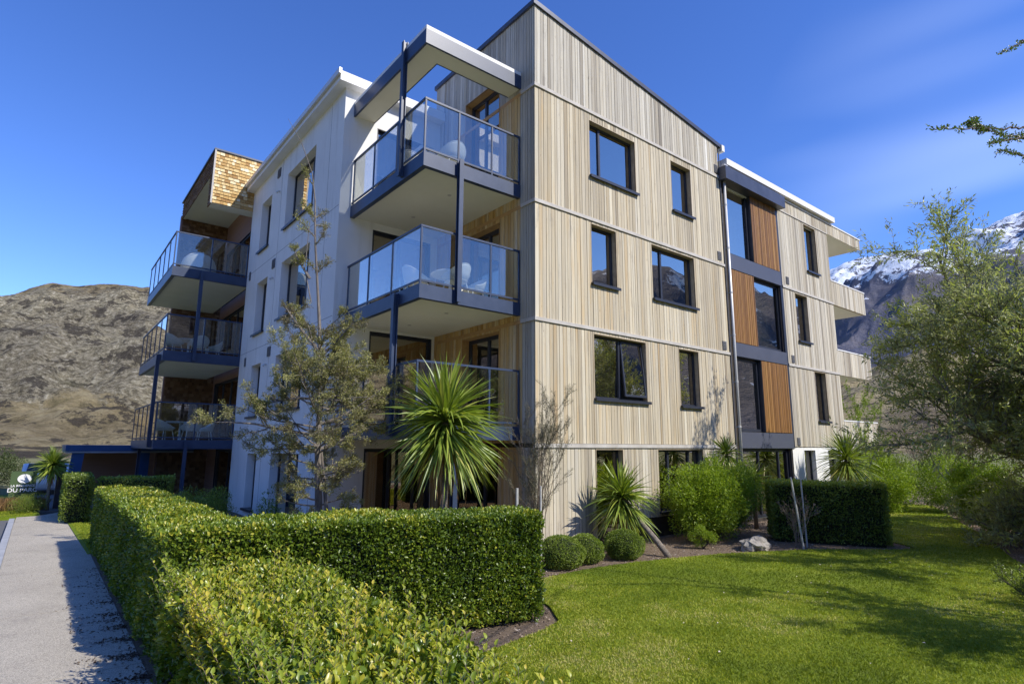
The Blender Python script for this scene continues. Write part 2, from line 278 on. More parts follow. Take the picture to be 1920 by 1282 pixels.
# ------------------------------------------------------------------ helpers
def wloc(o):
    v = Vector((0, 0, 0))
    while o: v += o.location; o = o.parent
    return v
class MB:
    def __init__(s): s.v = []; s.f = []; s.t = []; s.w = []; s.o = []
    def face(s, pts, tone=.5, weather=.5, offs=0.):
        n = len(s.v); s.v += [tuple(p) for p in pts]; s.f.append(tuple(range(n, n+len(pts)))); s.t.append(tone); s.w.append(weather); s.o.append(offs); return s
    def box(s, x0, x1, y0, y1, z0, z1, tone=.5, weather=.5, offs=0., skip=''):
        n = len(s.v)
        s.v += [(x, y, z) for z in (z0, z1) for y in (y0, y1) for x in (x0, x1)]
        F = {'b': (0, 2, 3, 1), 't': (4, 5, 7, 6), 'f': (0, 1, 5, 4), 'k': (2, 6, 7, 3), 'l': (0, 4, 6, 2), 'r': (1, 3, 7, 5)}
        for k, q in F.items():
            if k in skip: continue
            s.f.append(tuple(n+i for i in q)); s.t.append(tone); s.w.append(weather); s.o.append(offs)
        return s
    def prism(s, prof, axis, a0, a1, tone=.5, weather=.5):   # closed 2D profile extruded along an axis
        n = len(s.v); k = len(prof)
        def P(u, w_, a): return {'x': (a, u, w_), 'y': (u, a, w_), 'z': (u, w_, a)}[axis]
        s.v += [P(u, w_, a0) for u, w_ in prof]+[P(u, w_, a1) for u, w_ in prof]
        fs = [tuple(n+i for i in range(k)), tuple(n+k+i for i in reversed(range(k)))]+[(n+i, n+k+i, n+k+(i+1) % k, n+(i+1) % k) for i in range(k)]
        for f in fs: s.f.append(f); s.t.append(tone); s.w.append(weather); s.o.append(0)
        return s
    def tube(s, pts, rad, sides=6, tone=.5, cap=True):
        pts = [Vector(p) for p in pts]; n0 = len(s.v); k = len(pts)
        if not hasattr(rad, '__len__'): rad = [rad]*k
        up = Vector((0, 0, 1)); prev = None
        for i, p in enumerate(pts):
            d = (pts[min(i+1, k-1)]-pts[max(i-1, 0)])
            if d.length < 1e-9: d = up.copy()
            d.normalize()
            a = d.cross(Vector((.31, .95, .05)) if prev is None else prev)
            if prev is None:
                if a.length < .05: a = d.cross(Vector((1, 0, 0)))
                a.normalize(); b = a.cross(d)
            else:
                b = prev-d*prev.dot(d)
                if b.length < 1e-6: b = d.orthogonal()
                b.normalize(); a = d.cross(b)
            prev = b
            for j in range(sides):
                t = 2*PI*j/sides; q = p+(b*math.cos(t)+a*math.sin(t))*rad[i]; s.v.append(tuple(q))
        for i in range(k-1):
            for j in range(sides):
                a0 = n0+i*sides+j; a1 = n0+i*sides+(j+1) % sides
                s.f.append((a0, a1, a1+sides, a0+sides)); s.t.append(tone); s.w.append(.5); s.o.append(0)
        if cap:
            s.f.append(tuple(n0+j for j in reversed(range(sides)))); s.f.append(tuple(n0+(k-1)*sides+j for j in range(sides)))
            s.t += [tone, tone]; s.w += [.5, .5]; s.o += [0, 0]
        return s
    def lathe(s, prof, cx, cy, sides=20, a0=0, a1=2*PI, tone=.5):
        full = abs(a1-a0-2*PI) < 1e-6; m_ = sides if full else sides+1; n0 = len(s.v)
        for r, z in prof:
            for j in range(m_):
                t = a0+(a1-a0)*j/sides; s.v.append((cx+r*math.cos(t), cy+r*math.sin(t), z))
        for i in range(len(prof)-1):
            for j in range(sides):
                a = n0+i*m_+j; b = n0+i*m_+(j+1) % m_
                s.f.append((a, b, b+m_, a+m_)); s.t.append(tone); s.w.append(.5); s.o.append(0)
        return s
    def build(s, name, mat, parent=None, org=None, smooth=False, solid=0):
        o = Vector(org) if org is not None else wloc(parent)
        me = bpy.data.meshes.new(name)
        if smooth and len(s.v) < 6000:
            key = {}; idx = []; nv = []
            for p in s.v:
                k_ = (round(p[0], 5), round(p[1], 5), round(p[2], 5))
                if k_ not in key: key[k_] = len(nv); nv.append(p)
                idx.append(key[k_])
            s.v = nv; s.f = [tuple(idx[i] for i in f) for f in s.f]
        v = np.array(s.v, dtype=np.float64)-np.array(o)
        me.from_pydata(v.tolist(), [], s.f)
        for nm, arr in (('tone', s.t), ('weather', s.w), ('offs', s.o)):
            at = me.attributes.new(nm, 'FLOAT', 'FACE'); at.data.foreach_set('value', np.array(arr, dtype=np.float32))
        me.materials.append(M[mat])
        if smooth: me.polygons.foreach_set('use_smooth', [True]*len(me.polygons))
        me.update()
        ob = bpy.data.objects.new(name, me); COL.objects.link(ob)
        if parent: ob.parent = parent
        else: ob.location = o
        if solid:
            md = ob.modifiers.new('s', 'SOLIDIFY'); md.thickness = solid; md.offset = 0
        return ob
def tag(o, label=None, cat=None, group=None, kind=None):
    if label: o['label'] = label
    if cat: o['category'] = cat
    if group: o['group'] = group
    if kind: o['kind'] = kind
    return o
def empty(name, loc, label, cat, group=None):
    o = bpy.data.objects.new(name, None); COL.objects.link(o); o.location = loc; o.empty_display_size = .3
    return tag(o, label, cat, group)
def kids(o): return [c for c in bpy.data.objects if c.parent == o]
def copy_tree(o, parent=None):
    c = o.copy(); COL.objects.link(c)
    if parent: c.parent = parent
    for ch in kids(o): copy_tree(ch, c)
    return c
# numpy value noise fbm
def _h(ix, iy, seed):
    n = (ix.astype(np.int64)*374761393+iy.astype(np.int64)*668265263+seed*1442695041) & 0x7fffffff
    n = ((n ^ (n >> 13))*1274126177) & 0x7fffffff
    return ((n ^ (n >> 16)) & 0xffff)/65535.
def vn(x, y, seed=0):
    ix = np.floor(x); iy = np.floor(y); fx = x-ix; fy = y-iy; fx = fx*fx*(3-2*fx); fy = fy*fy*(3-2*fy)
    a = _h(ix, iy, seed); b = _h(ix+1, iy, seed); c = _h(ix, iy+1, seed); d = _h(ix+1, iy+1, seed)
    return (a*(1-fx)+b*fx)*(1-fy)+(c*(1-fx)+d*fx)*fy
def fbm(x, y, o=5, seed=0, ridge=False):
    s = 0; a = .5; 
    for i in range(o):
        n = vn(x*2**i, y*2**i, seed+i*7)
        if ridge: n = 1-abs(2*n-1)
        s = s+a*n; a *= .5
    return s
def unit(a): return a/np.maximum(np.linalg.norm(a, axis=-1, keepdims=True), 1e-9)
def fastmesh(name, V, F, tone, mat, parent, org=None, smooth=False, attr='tone', weather=None):
    """V (n,3) F (m,k) uniform polygons"""
    o = np.array(org if org is not None else wloc(parent))
    me = bpy.data.meshes.new(name); V = V-o
    me.vertices.add(len(V)); me.vertices.foreach_set('co', V.astype(np.float32).ravel())
    k = F.shape[1]; me.loops.add(F.size); me.loops.foreach_set('vertex_index', F.astype(np.int32).ravel())
    me.polygons.add(len(F)); me.polygons.foreach_set('loop_start', np.arange(0, F.size, k, dtype=np.int32)); me.polygons.foreach_set('loop_total', np.full(len(F), k, dtype=np.int32))
    if smooth: me.polygons.foreach_set('use_smooth', np.ones(len(F), dtype=bool))
    me.update(calc_edges=True)
    at = me.attributes.new(attr, 'FLOAT', 'FACE' if len(tone) == len(F) else 'POINT'); at.data.foreach_set('value', np.asarray(tone, dtype=np.float32))
    me.materials.append(M[mat]); me.validate()
    ob = bpy.data.objects.new(name, me); COL.objects.link(ob)
    if parent: ob.parent = parent
    else: ob.location = Vector(o)
    return ob
def leaves(name, C, D, Nn, L, Wd, tone, mat, parent, shape='oval', org=None, curl=.15):
    """C centres (base of leaf), D axis, Nn rough normal, L lengths, Wd widths"""
    n = len(C); D = unit(D); S = unit(np.cross(D, Nn)); U = unit(np.cross(S, D))
    L = np.broadcast_to(L, (n,))[:, None]; Wd = np.broadcast_to(Wd, (n,))[:, None]
    if shape == 'oval':     # two folded halves of two quads
        P = [C, C+D*L*.35+S*Wd*.5+U*Wd*.22, C+D*L*.75+S*Wd*.38+U*Wd*.12, C+D*L-U*L*curl, C+D*L*.75-S*Wd*.38+U*Wd*.12, C+D*L*.35-S*Wd*.5+U*Wd*.22, C+D*L*.5]
        idx = np.array([[0, 1, 2, 6], [6, 2, 3, 3], [0, 6, 4, 5], [6, 3, 4, 4]])
        tri = np.array([[0, 1, 6], [1, 2, 6], [6, 2, 3], [0, 6, 5], [5, 6, 4], [6, 3, 4]])
        idx = tri
    else:
        P = [C, C+D*L*.45+S*Wd*.5+U*Wd*.1, C+D*L-U*L*curl, C+D*L*.45-S*Wd*.5+U*Wd*.1]
        idx = np.array([[0, 1, 2], [0, 2, 3]])
    k = len(P); V = np.stack(P, 1).reshape(-1, 3)
    F = (np.arange(n)[:, None, None]*k+idx[None]).reshape(-1, 3)
    T = np.repeat(np.broadcast_to(tone, (n,)), len(idx))
    return fastmesh(name, V, F, T, mat, parent, org)
R_ = np.random.default_rng(11)
random.seed(5)

# ------------------------------------------------------------------ ground, path, lawn
def sheet(name, poly, z, mat, thick=0.0):
    b = MB(); b.face([(x, y, z) for x, y in poly])
    if thick:
        n = len(poly)
        for i in range(n):
            x0, y0 = poly[i]; x1, y1 = poly[(i+1) % n]
            b.face([(x0, y0, z-thick), (x1, y1, z-thick), (x1, y1, z), (x0, y0, z)])
    return tag(b.build(name, mat, org=(0, 0, 0)), kind='structure')
sheet('ground', [(-5000, -5000), (5000, -5000), (5000, 5000), (-5000, 5000)], -.14, 'ground')
sheet('garden_bed', [(-7.52, -14), (34, -14), (34, 13), (-7.52, 13)], 0, 'soil', .16)
LAWN = [(-4.15, -4.2), (-3.4, -4.05), (-2.98, -3.9), (-2.6, -3.3), (-2.3, -2.5), (-1.8, -2.0), (-1.19, -1.84), (-.15, -1.80), (.9, -1.9), (1.84, -2.1), (3.1, -2.42), (4.2, -2.86), (5.3, -3.36), (6.3, -4.1), (6.9, -4.62),
        (7.5, -4.78), (7.95, -4.3), (8.6, -3.2), (10, -1.9), (13, -1.1), (19.8, -.55), (19.6, -1.7), (17.2, -2.7), (13.5, -4.2), (10.9, -5.35), (9.0, -6.0), (7.6, -6.5), (6.4, -7.1), (5.2, -8.2), (4.4, -9.6), (4, -13), (-6.2, -13), (-6.2, -7.9), (-5.9, -5.0), (-4.9, -4.35)]
sheet('lawn', LAWN, .028, 'lawn', .028)
sheet('lawn_strip', [(-7.55, 5.8), (-7.0, 5.8), (-6.9, 13), (-7.7, 13), (-7.62, 9)], .02, 'lawn', .02)
sheet('far_lawn', [(-11.5, 15.6), (-8.3, 15.2), (-8.4, 17.5), (-9.2, 26), (-14, 26)], .0, 'lawn', .12)
# pavement slabs with joints
b = MB()
px0, px1 = -8.92, -7.5
ys = [-16]+[-11.2, -8.2, -5.2, -2.2, .8, 3.8, 6.8, 9.8, 12.8]
for i in range(len(ys)-1): b.box(px0, px1, ys[i]+.006, ys[i+1]-.006, -.12, .004)
b.face([(px0, 12.806, .004), (px1, 12.806, .004), (-7.45, 14.2, .004), (-7.5, 16.2, .004), (-8.4, 15.0, .004), (-8.9, 14.9, .004)])
b.face([(px0-.0, 12.806, -.1), (px1, 12.806, -.1), (px1, 12.806, .004), (px0, 12.806, .004)])
tag(b.build('pavement', 'path', org=(0, 0, 0)), kind='structure')
b = MB(); b.box(-9.06, -8.925, -16, 14.5, -.13, .012); tag(b.build('kerb', 'concrete', org=(0, 0, 0)), kind='structure')
sheet('road', [(-16, -16), (-9.06, -16), (-9.06, 15.3), (-16, 15.3)], -.11, 'asphalt', .02)
b = MB()
for i in range(6): y = 1.5+i*2.6; b.box(-13.5, -9.3, y, y+.1, -.108, -.104)
tag(b.build('parking_lines', 'signwhite', org=(0, 0, 0)), kind='structure')
sheet('driveway', [(-9.0, 16.6), (-6.4, 16.4), (-4, 18), (-4, 40), (-9.0, 40)], -.004, 'asphalt', .1)

# ------------------------------------------------------------------ hills
def terrain(name, az0, az1, nc, nr, r0, r1f, crest, mat, seed, shape, amp, kindattr, sc_):
    az = np.radians(np.linspace(az0, az1, nc))[None]; t = np.linspace(0, 1.12, nr)[:, None]
    r1 = r1f(np.degrees(az)); r = r0+(r1-r0)*t
    x = CAM.x+r*np.sin(az); y = CAM.y+r*np.cos(az)
    tt = np.clip(t, 0, 1); h = crest(np.degrees(az))*r1*shape(tt)-np.maximum(t-1, 0)*r1*.8*crest(np.degrees(az))
    n = fbm(x/sc_, y/sc_, 6, seed, True)-.5; n2 = fbm(x/sc_*4, y/sc_*4, 4, seed+3)-.45
    env = np.minimum(tt*3, 1)*(1-.6*np.clip((t-.85)/.15, 0, 1))
    z = h+amp*env*(n+.35*n2)-.3
    V = np.stack([x, y, z], -1).reshape(-1, 3)
    i = np.arange(nr-1)[:, None]*nc+np.arange(nc-1)[None]
    F = np.stack([i, i+1, i+1+nc, i+nc], -1).reshape(-1, 4)
    ob = fastmesh(name, V, F, kindattr(az, tt, z, n, h).reshape(-1), mat, None, (0, 0, 0), True, 'rock')
    return tag(ob, kind='structure')
ip = lambda xs, ys_: (lambda a: np.interp(a, xs, ys_))
HC = ip([-60, -12, -3.4, -.5, 3, 6, 14, 30], [.10, .15, .186, .213, .225, .232, .20, .12])
terrain('rocky_hill', -9, 13, 560, 360, 130, lambda a: 470+0*a, HC, 'rockhill', 3, lambda t: .05*t+np.where(t < .30, .10*t/.30, .10+.85*((t-.30)/.70)**.92), 30,
        lambda az, t, z, n, h: np.clip(.05+1.15*np.clip((t-.22)/.15, 0, 1)*np.clip((1.02-t)/.13, 0, 1)+.5*n, 0, 1.3)+0*az, 70)
terrain('hills', -60, -9, 60, 40, 130, lambda a: 470+0*a, HC, 'rockhill', 3, lambda t: t, 22, lambda az, t, z, n, h: .5+0*z, 90)
terrain('hills', 13, 60, 60, 40, 130, lambda a: 470+0*a, HC, 'rockhill', 3, lambda t: t, 22, lambda az, t, z, n, h: .5+0*z, 90)
MC = ip([55, 68, 70, 73.5, 77.1, 78.5, 79.9, 81.5, 90, 120], [.22, .255, .266, .280, .272, .286, .297, .30, .30, .25])
terrain('mountain', 60, 92, 460, 260, 700, lambda a: 3600+0*a, MC, 'mountain', 21, lambda t: .15*t+.85*t**1.5, 520,
        lambda az, t, z, n, h: np.clip((z-600)/420, -.6, .27)-.64+.75*n, 900)
FC = ip([60, 67, 70, 74.2, 80, 92], [.12, .085, .10, .13, .10, .08])
terrain('foothill', 60, 92, 200, 120, 300, lambda a: 1500+0*a, FC, 'rockhill', 31, lambda t: t**1.1, 90, lambda az, t, z, n, h: -.1+.3*n, 300)
terrain('hills', 92, 300, 260, 60, 250, lambda a: 1300+0*a, lambda a: .20+.06*np.sin(a*.11), 'mountain', 41, lambda t: t**1.1, 200, lambda az, t, z, n, h: -.6+0*z, 500)

# ------------------------------------------------------------------ building
bld = empty('apartment_building', (0, 0, 0), 'four storey timber and white plaster apartment building with glass balconies', 'building')

def grid_wall(b, plane, u0, u1, z0, z1, ops, y, depth, sgn):
    """plane 'x': wall in plane y=const spanning x; plane 'y': wall in plane x=const spanning y. Openings get reveals of the given depth (inwards = sgn)."""
    us = sorted({u0, u1, *[o[0] for o in ops], *[o[1] for o in ops]}); zs = sorted({z0, z1, *[o[2] for o in ops], *[o[3] for o in ops]})
    us = [u for u in us if u0 <= u <= u1]; zs = [z for z in zs if z0 <= z <= z1]
    P = (lambda u, d, z: (u, y+d*sgn, z)) if plane == 'x' else (lambda u, d, z: (y+d*sgn, u, z))
    for i in range(len(us)-1):
        for j in range(len(zs)-1):
            cu = (us[i]+us[i+1])/2; cz = (zs[j]+zs[j+1])/2
            if any(o[0] < cu < o[1] and o[2] < cz < o[3] for o in ops): continue
            b.face([P(us[i], 0, zs[j]), P(us[i+1], 0, zs[j]), P(us[i+1], 0, zs[j+1]), P(us[i], 0, zs[j+1])])
def reveal(b, plane, o, y, depth, sgn, front=0):
    P = (lambda u, d, z: (u, y+d*sgn, z)) if plane == 'x' else (lambda u, d, z: (y+d*sgn, u, z))
    u0, u1, z0, z1 = o[:4]; f = front
    for q in (((u0, z0), (u0, z1)), ((u1, z0), (u1, z1)), ((u0, z1), (u1, z1)), ((u0, z0), (u1, z0))):
        (a, c), (d, e) = q
        b.face([P(a, f, c), P(d, f, e), P(d, depth, e), P(a, depth, c)])
def boards(b, plane, u0, u1, z0, z1, ops, y, sgn, weather, w=.118, gap=.012, th=.022, rng=random, wz=None):
    """vertical boards, front face at y (outward = -sgn)"""
    u = u0
    while u < u1-1e-4:
        ww = w*rng.choice((.7, 1, 1, 1.08)) ; e = min(u+ww, u1)
        tone = min(1, max(0, rng.gauss(.48, .18))); of = rng.uniform(0, 50); jit = rng.uniform(-.004, .004)
        cuts = sorted({u+gap/2, e-gap/2, *[x for o in ops for x in o[:2] if u+gap/2 < x < e-gap/2]})
        for i in range(len(cuts)-1):
            a, c = cuts[i], cuts[i+1]; cm = (a+c)/2
            if c-a < .008: continue
            segs = [(z0, z1)]
            for o in ops:
                if o[0]-.001 <= cm <= o[1]+.001:
                    ns = []
                    for s0, s1 in segs:
                        if o[3] <= s0 or o[2] >= s1: ns.append((s0, s1)); continue
                        if o[2] > s0: ns.append((s0, o[2]))
                        if o[3] < s1: ns.append((o[3], s1))
                    segs = ns
            for s0, s1 in segs:
                if callable(s1): continue
                we = weather(cm, (s0+s1)/2) if callable(weather) else weather
                we = min(1, max(0, we+rng.uniform(-.12, .12)))
                d0, d1 = sorted((y+jit*sgn, y+(th)*sgn))
                ztop = s1 if wz is None else min(s1, wz(cm))
                if plane == 'x': b.box(a, c, d0, d1, s0, ztop, tone, we, of)
                else: b.box(d0, d1, a, c, s0, ztop, tone, we, of)
        u = e

# openings on the front (y = 0)
FW = [  # x0,x1,z0,z1, mullions, kind
    (1.93, 3.80, 9.35, 10.92, [2.45], 'w'), (5.50, 6.50, 9.33, 10.92, [], 'w'),
    (1.93, 2.88, 6.42, 7.99, [], 'w'), (4.40, 6.45, 6.42, 7.99, [4.98], 'w'),
    (1.95, 3.98, 3.48, 5.08, [3.04], 'open'), (5.48, 6.43, 3.46, 5.08, [], 'w'),
    (1.95, 2.92, .62, 2.22, [], 'w'), (4.35, 6.40, .62, 2.22, [4.95, 5.9], 'w')]
RW = [(14.10, 15.08, 9.12, 11.02, [], 'w'), (12.92, 13.86, 6.20, 8.0, [], 'w'), (13.98, 14.88, 3.28, 5.12, [], 'w')]
ZB = [2.32, 5.21, 8.11, 11.17]
b = MB()     # dark backing wall, fully closed apart from the openings
grid_wall(b, 'x', 0.02, 8.13, 0, 12.3, FW, .026, 0, 1)
b.face([(0.02, .026, 12.3), (8.13, .026, 12.3), (8.13, .026, 12.33), (.02, .026, 13.35)])
grid_wall(b, 'x', 12.02, 16.18, 2.3, 11.6, RW, .026, 0, 1)
b.build('backing_wall', 'backing', bld)
def wea(u, z):
    if z > 11.2: return .96
    if z < 2.3: return .72
    return .50+.10*(u/8)+(.06 if z > 8 else 0)
topz = lambda x: 13.40-(13.40-12.30)*x/8.2
for (z0, z1) in ((0.02, ZB[0]-.05), (ZB[0]+.05, ZB[1]-.045), (ZB[1]+.045, ZB[2]-.045), (ZB[2]+.045, ZB[3]-.045), (ZB[3]+.045, 13.5)):
    b = MB(); ops = list(FW)
    if z0 < 1: ops += [(1.95, 8.2, 0, .50)]
    boards(b, 'x', 0.0, 8.15, z0, z1, ops, 0.0, 1, wea, wz=topz if z1 > 13 else None)
    o_ = b.build('timber_cladding', 'timber', bld)
b = MB(); b.box(1.96, 8.14, .03, .2, -.1, .50); b.build('concrete_plinth', 'concrete', bld)
b = MB()
boards(b, 'x', 12.0, 16.2, ZB[0]+.0, ZB[1]-.045, RW, 0.0, 1, lambda u, z: .78)
boards(b, 'x', 12.0, 16.2, ZB[1]+.045, ZB[2]-.045, RW, 0.0, 1, lambda u, z: .8)
boards(b, 'x', 12.0, 16.2, ZB[2]+.045, 11.10, RW, 0.0, 1, lambda u, z: .85)
b.build('timber_cladding', 'timber', bld)
for z in ZB:
    b = MB(); b.box(-.03, 8.18, -.035, .03, z-.05 if z < 3 else z-.042, z+.042); b.build('floor_band', 'trim', bld)
for z in ZB[1:3]:
    b = MB(); b.box(11.98, 16.2, -.035, .03, z-.042, z+.042); b.build('floor_band', 'trim', bld)

def window(plane, o, y, sgn, parent=bld, depth=.15, sill=True, curtain=None, lining='lining', fw=.055, name='window', room=2.4, opensash=False, glass='glass', rmat='interior', blind=0):
    """recessed window: lining, frame, mullions, glass pane, sill, room behind"""
    u0, u1, z0, z1, mull = o[:5]
    def BX(b, a, c, d0, d1, e, f, **k):
        p, q = sorted((y+d0*sgn, y+d1*sgn))
        return b.box(a, c, p, q, e, f, **k) if plane == 'x' else b.box(p, q, a, c, e, f, **k)
    lb = MB(); t = .02
    BX(lb, u0-t, u0, -.004, depth+.06, z0, z1); BX(lb, u1, u1+t, -.004, depth+.06, z0, z1); BX(lb, u0-t, u1+t, -.004, depth+.06, z1, z1+t)
    win = lb.build(name, lining, parent)
    fb = MB()
    BX(fb, u0+.002, u1-.002, depth, depth+.06, z1-fw, z1-.002); BX(fb, u0+.002, u1-.002, depth, depth+.06, z0+.002, z0+fw)
    BX(fb, u0+.002, u0+fw, depth, depth+.06, z0+fw, z1-fw); BX(fb, u1-fw, u1-.002, depth, depth+.06, z0+fw, z1-fw)
    for q in mull: BX(fb, q-.035, q+.035, depth-.01, depth+.058, z0+fw, z1-fw)
    fb.build('frame', 'frame', win)
    ed = [u0+fw]+[q for q in mull]+[u1-fw]
    for i in range(len(ed)-1):
        a = ed[i]+(.035 if i else 0); c = ed[i+1]-(.035 if i < len(ed)-2 else 0)
        if opensash and i == len(ed)-2: continue
        g = MB(); BX(g, a, c, depth+.028, depth+.034, z0+fw, z1-fw); g.build('pane', glass, win)
    if opensash:    # top hung sash tilted out at the bottom
        a, c = ed[-2]+.04, ed[-1]+.03; g = MB(); s = MB(); zt, zb = z1-.04, z0+.10; outd = -.14
        def Q(bb, a_, c_, k0, k1, th0, th1):
            pts = []
            for k in (k0, k1):
                zz = zt+(zb-zt)*k; dd = depth-.02+(outd)*k
                for th_ in (th0, th1):
                    for u in (a_, c_):
                        pts.append((u, y+(dd+th_)*sgn, zz))
            n = len(bb.v); bb.v += pts
            for f in ((0, 1, 3, 2), (4, 6, 7, 5), (0, 4, 5, 1), (2, 3, 7, 6), (0, 2, 6, 4), (1, 5, 7, 3)):
                bb.f.append(tuple(n+i for i in f)); bb.t.append(.5); bb.w.append(.5); bb.o.append(0)
        Q(s, a, a+.05, 0, 1, 0, .045); Q(s, c-.05, c, 0, 1, 0, .045); Q(s, a+.05, c-.05, 0, .035, 0, .045); Q(s, a+.05, c-.05, .96, 1, 0, .045)
        s.build('open_sash', 'frame', win)
        Q(g, a+.05, c-.05, .035, .96, .018, .024); g.build('pane', glass, win)
    if sill:
        s = MB(); BX(s, u0-.03, u1+.07, -.07, depth+.0, z0-.045, z0-.002); BX(s, u0-.03, u1+.07, -.085, -.07, z0-.075, z0-.002); s.build('sill', 'frame', win)
    if room:
        r = MB(); d0, d1 = depth+.065, depth+room; a, c, e, f = u0-.25, u1+.25, z0-.25, z1+.15
        P = (lambda u, d, z: (u, y+d*sgn, z)) if plane == 'x' else (lambda u, d, z: (y+d*sgn, u, z))
        r.face([P(a, d1, e), P(c, d1, e), P(c, d1, f), P(a, d1, f)]); r.face([P(a, d0, e), P(a, d1, e), P(a, d1, f), P(a, d0, f)]); r.face([P(c, d0, e), P(c, d1, e), P(c, d1, f), P(c, d0, f)])
        r.face([P(a, d0, e), P(c, d0, e), P(c, d1, e), P(a, d1, e)]); r.face([P(a, d0, f), P(c, d0, f), P(c, d1, f), P(a, d1, f)])
        r.build('room', rmat, win)
    if curtain:
        cb = MB(); n = 24
        for (a, c) in curtain:
            for i in range(n):
                p0, p1 = a+(c-a)*i/n, a+(c-a)*(i+1)/n
                dd = lambda k: depth+.14+.035*math.sin(k*2.1)
                if plane == 'x': cb.face([(p0, y+dd(i)*sgn, z0), (p1, y+dd(i+1)*sgn, z0), (p1, y+dd(i+1)*sgn, z1), (p0, y+dd(i)*sgn, z1)])
                else: cb.face([(y+dd(i)*sgn, p0, z0), (y+dd(i+1)*sgn, p1, z0), (y+dd(i+1)*sgn, p1, z1), (y+dd(i)*sgn, p0, z1)])
        cb.build('curtain', 'curtain', win)
    return win
cur = {0: [(1.95, 2.25)], 2: [(2.6, 2.9)], 3: [(4.42, 4.7), (6.1, 6.43)], 4: [(2.0, 3.0)], 5: [(6.1, 6.4)]}
for i, o in enumerate(FW): window('x', o, 0, 1, opensash=(o[5] == 'open'), curtain=cur.get(i), sill=True)
for o in RW: window('x', o, 0, 1)

# sloping dark roof edge of the timber block, both ways
b = MB(); n = 1
b.prism([(-.04, 0), (.10, 0), (.10, .15), (-.04, .15)], 'x', 0, .001)
b = MB()
def slopebar(b, x0, x1, y0, y1, dz0, dz1):
    za, zb = topz(x0), topz(x1); n = len(b.v)
    b.v += [(x0, y0, za+dz0), (x1, y0, zb+dz0), (x1, y1, zb+dz0), (x0, y1, za+dz0), (x0, y0, za+dz1), (x1, y0, zb+dz1), (x1, y1, zb+dz1), (x0, y1, za+dz1)]
    for f in ((0, 3, 2, 1), (4, 5, 6, 7), (0, 1, 5, 4), (2, 3, 7, 6), (0, 4, 7, 3), (1, 2, 6, 5)):
        b.f.append(tuple(n+i for i in f)); b.t.append(.5); b.w.append(.5); b.o.append(0)
slopebar(b, -.06, 8.32, -.055, .10, .0, .125); slopebar(b, -.06, .10, .10, 4.78, .0, .125); slopebar(b, .1, 8.32, .1, 4.75, -.1, .02); slopebar(b, 8.2, 8.36, .1, 4.78, .0, .125)
roof = b.build('roof', 'flash', bld)
b = MB(); b.box(8.30, 8.46, -.10, .10, 12.16, 12.38); b.build('gutter_end', 'white', roof)

# side timber wall (x = 0)
SD = [(1.45, 3.05, 8.75, 12.05, [2.35]), (1.40, 3.02, 5.70, 7.95, [2.1]), (1.38, 3.0, 2.78, 5.10, [2.1]), (1.37, 4.0, .05, 2.20, [2.2])]
b = MB(); grid_wall(b, 'y', .02, 4.75, 0, 13.35, [o[:4] for o in SD], .026, 0, 1)
b.face([(.026, 4.75, 0), (8.1, 4.75, 0), (8.1, 4.75, 12.3), (.026, 4.75, 13.35)]); b.face([(8.16, .03, 0), (8.16, 4.75, 0), (8.16, 4.75, 12.28), (8.16, .03, 12.28)])
b.build('backing_wall', 'backing', bld)
def wside(u, z):
    if u < .52 or z > 11.25: return .97
    return .10 if u < 2.5 else .05
b = MB()
for (z0, z1) in ((0.02, ZB[0]-.05), (ZB[0]+.05, ZB[1]-.045), (ZB[1]+.045, ZB[2]-.045), (ZB[2]+.045, ZB[3]-.045), (ZB[3]+.045, 13.44)):
    boards(b, 'y', 0.03, 4.72, z0, z1, [o[:4] for o in SD], 0.0, 1, wside)
b.build('timber_cladding', 'timber', bld)
for z in ZB[1:]:
    b = MB(); b.box(-.034, .0, .03, .50, z-.042, z+.042); b.build('floor_band', 'trim', bld)
    b = MB(); b.box(-.004, .024, .502, 4.70, z-.044, z+.044); b.build('floor_band', 'lining2', bld)
for k, o in enumerate(SD): window('y', o, 0, 1, depth=.22, sill=False, lining='lining2', fw=.10, name='balcony_door' if k else 'window', rmat='interior')

# white block
XW, YW = -3.06, 4.45
WW = [(6.55, 9.15, 9.35, 11.28, [7.35]), (10.85, 12.05, 9.28, 11.17, []), (6.55, 9.12, 6.28, 8.18, [7.35]), (10.62, 11.85, 6.16, 8.06, []), (6.5, 9.0, 3.35, 5.08, [7.35]), (10.6, 11.7, 3.25, 5.03, []),
      (6.3, 8.75, .28, 2.06, [7.1]), (10.25, 11.3, .25, 2.02, [])]
FD = [(-2.06, -.25, 8.62, 11.20, [-1.2]), (-2.05, -.25, 5.62, 8.15, [-1.2]), (-2.0, -.12, 2.72, 5.30, [-1.2]), (-2.0, -.05, .05, 2.2, [-1.25, -.5])]
b = MB(); grid_wall(b, 'y', YW, 13.4, 0, 12.1, [o[:4] for o in WW], XW, 0, 1); grid_wall(b, 'x', XW, -.004, 0, 12.1, [o[:4] for o in FD], YW, 0, 1)
b.face([(XW, 13.4, 0), (-2.6, 13.4, 0), (-2.6, 13.4, 12.1), (XW, 13.4, 12.1)])
b.build('plaster_wall', 'plaster', bld)
for k, o in enumerate(WW): window('y', o, XW, 1, depth=.24, lining='plaster', curtain=[(o[0], o[0]+.45)] if k in (0, 2, 4) else None)
for k, o in enumerate(FD): window('x', o, YW, 1, depth=.10, sill=False, lining='frame', fw=.07, name='sliding_door', room=3.4, curtain=None if k == 3 else [(o[0], o[0]+.4)])
b = MB(); b.box(-3.34, 8.1, 4.18, YW+.25, 12.08, 12.36); b.box(-3.34, -2.2, YW+.25, 13.42, 12.08, 12.36); b.box(-2.2, 16, YW+.25, 19.9, 12.1, 12.3); b.build('roof_slab', 'white', bld)
